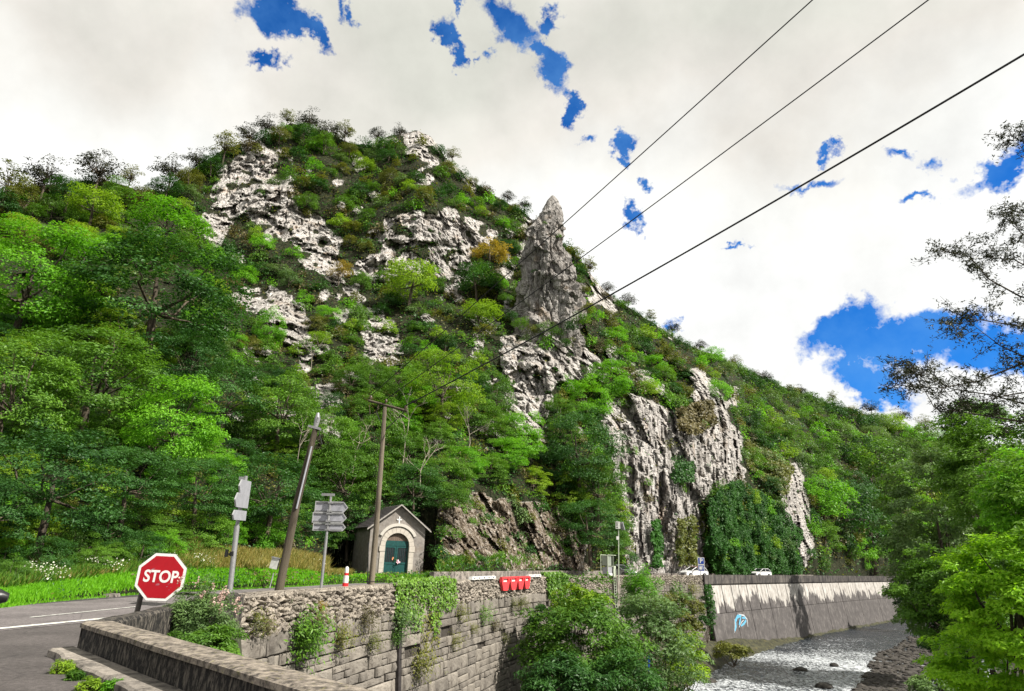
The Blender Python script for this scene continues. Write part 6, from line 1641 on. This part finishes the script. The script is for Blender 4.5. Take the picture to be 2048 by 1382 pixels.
big_shrub(1412, 1225, 16, 92, None, 'slim green bush in the corner of the concrete wall', 2.5, .3, 40, 60, L_dark, seed=62)
# bush in the parapet corner
bb = big_shrub(398, 1246, 68, 15.6, None, 'grey-green flowering bush with pale pink plumes in the corner of the parapet', .95, .085, 100, 190, L_grey, seed=71, asp=.28, flat=.8, ry=.7, clk=.26)
big_shrub(405, 1286, 58, 14.3, None, 'fresh green weeds spilling along the bridge parapet below the flowering bush', .45, .075, 60, 150, L_mid, seed=72, asp=.4)
mb_p = []
for i in range(16):
    px, py = random.choice([(random.uniform(340, 450), random.uniform(1165, 1200)), (random.uniform(420, 470), random.uniform(1190, 1240))]); b_ = AT(px, py, 15.2 + random.uniform(-.5, .5)); n = 26; t = rng.random(n)[:, None]
    P = np.array(b_) + np.array([[.10, 0, .16]]) * t + rng.normal(0, .018, (n, 3)); mb_p.append(P)
for P in mb_p:
    P = P - np.array(bb.location); V, F, t = leaf_arrays(P, .04, np.tile([[0, -.5, .5]], (len(P), 1)), .9); link('flower_plume', np_mesh('flower_plume', V, F, L_pink, False, {'tone': t}), bb)
# weeds by the kerb
for px, py, r_px, lm, lab in ((128, 1338, 22, L_yel, 'yellow-green weed clump at the corner of the kerb'), (178, 1372, 20, L_yel, 'weed clump along the kerb at the bottom edge'), (222, 1374, 16, L_bright, 'small green weed between kerb and parapet'), (150, 1352, 12, L_mid, 'tiny dark weed between the two kerb clumps')):
    q = G(px, py + 8); big_shrub(px, py, r_px, q.y, None, lab, .8, .05, 30, 60, lm, seed=int(px), asp=.3, flat=.9)

# ------------------------------------------------------------------ right bank trees
def bank_tree(px, py, r_px, Y, lm, label, sq=1.0, leaf=.2, ncl=150, per=150, seed=1, flat=.4, clk=.2, tr=.3, asp=.45):
    rs = np.random.default_rng(seed); r = r_px / FPX * Y; c = AT(px, py, Y); zg = bankz(c.x, c.y); hc = c.z - zg
    P, Nn, T, cc_ = crown_points(rs, r, r, r * sq, ncl, r * clk, per, flat, .55, .3, -.9, .5)
    V, F, tn = leaf_arrays(P, leaf, Nn, asp, tone=T, rs=rs, droop=.6)
    root = empty('tree', (c.x, c.y, zg), label, 'tree'); link('crown', np_mesh('crown', V + np.array([0, 0, hc]), F, lm, False, {'tone': tn}), root)
    mb = MB(); mb.tube([(0, 0, -.5), (.2, .1, hc * .5), (0, 0, hc)], [tr, tr * .8, tr * .4], 8)
    sel = rs.choice(len(cc_), 14, replace=False); limb_mb(mb, (.1, 0, max(hc * .55, hc - r * sq)), [(cc_[i][0] * .9, cc_[i][1] * .9, cc_[i][2] * .9 + hc) for i in sel], tr * .35, rs); mb.build('trunk', M_bark, root); return root
bank_tree(1872, 1030, 100, 78, L_grey, 'tall grey-green tree on the far bank where river meets wall', 1.6, .42, 170, 150, seed=81)
bank_tree(1990, 960, 120, 60, L_mid, 'big mid green tree at the right edge above the river', 1.2, .36, 150, 150, seed=82)
bank_tree(1925, 1190, 105, 55, L_mid, 'mid green drooping tree on the right bank above the rapids', 1.0, .32, 160, 150, seed=83)
bank_tree(1862, 1165, 72, 82, L_grey, 'grey-green tree leaning over the water at the end of the wall', 1.3, .42, 110, 120, seed=84)
bank_tree(2030, 1190, 125, 30, L_sun, 'bright yellow-green tree in the lower right corner', 1.0, .22, 170, 170, seed=85)
bank_tree(2075, 1010, 105, 34, L_bright, 'bright green tree at the right edge above the yellow-green one', .9, .24, 120, 150, seed=86)
bank_tree(1985, 1340, 100, 33, L_sun, 'bright leafy bush at the bottom right corner above the stones', .75, .2, 120, 150, seed=87)
bank_tree(1880, 1382, 50, 46, L_grey, 'pale grey-green bush on the gravel bar at the bottom', .6, .22, 60, 110, seed=88)
bank_tree(1900, 1285, 50, 58, L_dark, 'dark low bush over the water edge under the drooping tree', 1.0, .28, 70, 110, seed=93)
bank_tree(2230, 1150, 200, 30, L_mid, 'large tree just beyond the right edge of the view', 1.2, .3, 120, 110, seed=89)
bank_tree(1805, 1015, 42, 125, L_mid, 'far bank tree beside the end of the river wall', 2.2, .5, 80, 100, seed=90)
bank_tree(1950, 855, 75, 82, L_mid, 'green treetop at right just under the overhanging twigs', .8, .42, 90, 120, seed=91)
bank_tree(1815, 1185, 32, 150, L_dark, 'small dark tree overhanging the far bend of the river', 1.4, .5, 50, 90, seed=92)

# overhanging tree at upper right: dark twigs with leaf sprays against the sky
def overhang():
    Y0 = 19.0; rs = np.random.default_rng(5)
    base = AT(2330, 1330, Y0 + 1); root = empty('overhanging_tree', (base.x, base.y, bankz(base.x, base.y)), 'slender tree reaching in from the right edge, dark leaf sprays against the sky', 'tree')
    o_ = root.location
    trunk_pts = [Vector((base.x, base.y, o_.z - .5)), AT(2290, 1000, Y0 + 1), AT(2230, 700, Y0 + .5), AT(2180, 420, Y0), AT(2140, 200, Y0)]
    mb = MB(); mb.tube([p - o_ for p in trunk_pts], [.22, .18, .14, .09, .04], 8); mb.build('trunk', M_bark, root)
    lines = [[(2200, 640), (2120, 690), (2040, 730), (1960, 760), (1880, 775), (1805, 770)], [(2250, 800), (2150, 815), (2060, 812), (1980, 790), (1900, 780), (1850, 755)], [(2210, 620), (2120, 610), (2040, 590), (1980, 560), (1935, 510), (1905, 505)],
             [(2190, 520), (2110, 500), (2050, 470), (2010, 440)], [(2150, 330), (2100, 300), (2050, 285), (2025, 270)], [(2200, 600), (2100, 560), (2030, 520), (1980, 520)], [(2220, 690), (2120, 660), (2030, 650), (1960, 640), (1905, 645)],
             [(2190, 500), (2260, 420), (2330, 380)], [(2200, 600), (2290, 560), (2370, 540)], [(2240, 760), (2330, 700), (2420, 690)], [(2150, 260), (2200, 180), (2230, 110)], [(2170, 380), (2110, 330), (2090, 250)], [(2140, 200), (2120, 130), (2110, 60)], [(2270, 900), (2370, 860), (2450, 850)], [(2160, 320), (2240, 280), (2300, 270)],
             [(2230, 760), (2130, 740), (2060, 720), (2000, 690), (1930, 640)], [(2260, 860), (2140, 850), (2040, 845), (1950, 830), (1870, 815), (1830, 740)], [(2200, 560), (2120, 540), (2070, 450), (2040, 425)], [(2240, 790), (2120, 770), (2020, 790), (1940, 805)]]
    allP, allN = [], []; mb = MB(); cnt = 0
    for ln in lines:
        pts = [AT(x, y, Y0 + rs.uniform(-.5, .5)) for x, y in ln]; pts = [p + Vector(rs.normal(0, .03, 3)) for p in pts]
        mb.tube([p - o_ for p in pts], [.045 * (1 - .85 * i / (len(pts) - 1)) for i in range(len(pts))], 5, cap=False)
        for a, b in zip(pts[1:], pts[2:] + [None]):
            if b is None: b = a + (a - pts[-2]) * .2
            for q in range(int(7)):
                t = rs.random(); p = a.lerp(b, t); d = Vector(rs.normal(0, 1, 3)); d.z = d.z * .7 + .1; d.x -= .35; d.normalize(); L = rs.uniform(.3, .95)
                e = p + d * L; m1 = p.lerp(e, .5) + Vector(rs.normal(0, .04, 3)); mb.tube([p - o_, m1 - o_, e - o_], [.012, .009, .004], 3, cap=False)
                for k_ in range(int(L * 11) + 4):     # compound leaf clusters along the twig
                    t2 = .2 + .8 * rs.random(); c_ = Vector(p).lerp(e, t2) + Vector(rs.normal(0, .07, 3))
                    ax = Vector(rs.normal(0, 1, 3)); ax.z -= .5; ax.normalize()
                    for m_ in range(6):
                        allP.append(np.array(c_ + ax * (.035 * m_) - o_)); allN.append(np.array([ax.y * (1 if m_ % 2 else -1), -.3, .8]))
    mb.build('branches', M_bark, root)
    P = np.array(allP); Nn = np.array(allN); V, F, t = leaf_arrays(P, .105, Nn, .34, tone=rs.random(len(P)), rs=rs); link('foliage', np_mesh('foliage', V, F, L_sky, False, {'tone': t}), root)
overhang()

# ------------------------------------------------------------------ river stones
def boulder(seed):
    rs = np.random.default_rng(seed); bm = bmesh.new(); bmesh.ops.create_icosphere(bm, subdivisions=2, radius=1)
    for v in bm.verts: v.co *= 1 + .22 * float(vnoise(np.array([v.co.x * 1.3 + seed * 9, v.co.y * 1.3, v.co.z * 1.3]), seed)); 
    for v in bm.verts: v.co.z *= .6
    me = bpy.data.meshes.new('boulder'); bm.to_mesh(me); bm.free(); return me
M_stoneR = concrete('river_stone', (.062, .056, .052), (.018, .016, .015), (.38, .6), 2.0, 1.0, moss=(.06, .06, .02))
BM_ = [boulder(i) for i in range(5)]
for m_ in BM_: m_.materials.append(M_stoneR)
BAR = [(1775, 1295), (1815, 1272), (1860, 1275), (1880, 1382), (1860, 1430), (1690, 1430), (1715, 1370), (1740, 1330)]
def bar_xy(n):
    o_ = []
    while len(o_) < n:
        px, py = random.uniform(1560, 1900), random.uniform(1262, 1430)
        jx = px + 25 * float(vnoise(np.array([px / 30, py / 12, 0.]), 4))
        if inpoly(np.array([jx]), np.array([py]), BAR)[0]: o_.append((px, py))
    return o_
sm = MB(); base_v = np.array([v.co[:] for v in BM_[0].vertices]); 
def ico1(seed):
    bm = bmesh.new(); bmesh.ops.create_icosphere(bm, subdivisions=1, radius=1); rs = np.random.default_rng(seed)
    v = np.array([q.co[:] for q in bm.verts]) * (1 + rs.uniform(-.2, .2, (len(bm.verts), 1))); f = np.array([[q.index for q in p.verts] for p in bm.faces]); bm.free(); return v, f
ics = [ico1(i) for i in range(6)]; Vs, Fs, b = [], [], 0
for i, (px, py) in enumerate(bar_xy(2600)):
    q = G(px, py, WZ + .1); v, f = ics[i % 6]; a = random.uniform(0, 3.1); s = random.choice([.16, .22, .3, .42]) * random.uniform(.8, 1.3)
    rot = np.array([[math.cos(a), -math.sin(a), 0], [math.sin(a), math.cos(a), 0], [0, 0, 1]]); vv = (v * np.array([s * 1.3, s, s * .55])) @ rot.T + np.array([q.x, q.y, WZ + .06 + random.uniform(-.05, .12)]); Vs.append(vv); Fs.append(f + b); b += len(v)
tag(link('gravel_bar', np_mesh('gravel_bar', np.concatenate(Vs), np.concatenate(Fs), M_stoneR)), 'bar of grey stones along the right side of the rapids', kind='stuff')
spots = bar_xy(16) + [(1648, 1372), (1600, 1340), (1668, 1330), (1432, 1312), (1455, 1318), (1500, 1300), (1470, 1305), (1522, 1288), (1545, 1285), (1410, 1340), (1420, 1362), (1585, 1268), (1402, 1300)]
for i, (px, py) in enumerate(spots):
    q = G(px, py, WZ + .1); o = link('boulder', BM_[i % 5]); s = random.uniform(.45, .85); o.location = (q.x, q.y, WZ + .05); o.scale = (s * 1.2, s, s); o.rotation_euler = (0, 0, random.uniform(0, 6))
    tag(o, 'rounded dark boulder ' + ('among the stones of the gravel bar' if i < 16 or px > 1595 else 'at the foot of the river wall'), 'boulder', 'boulders in the gravel bar' if i < 16 or px > 1595 else 'boulders at the foot of the wall')
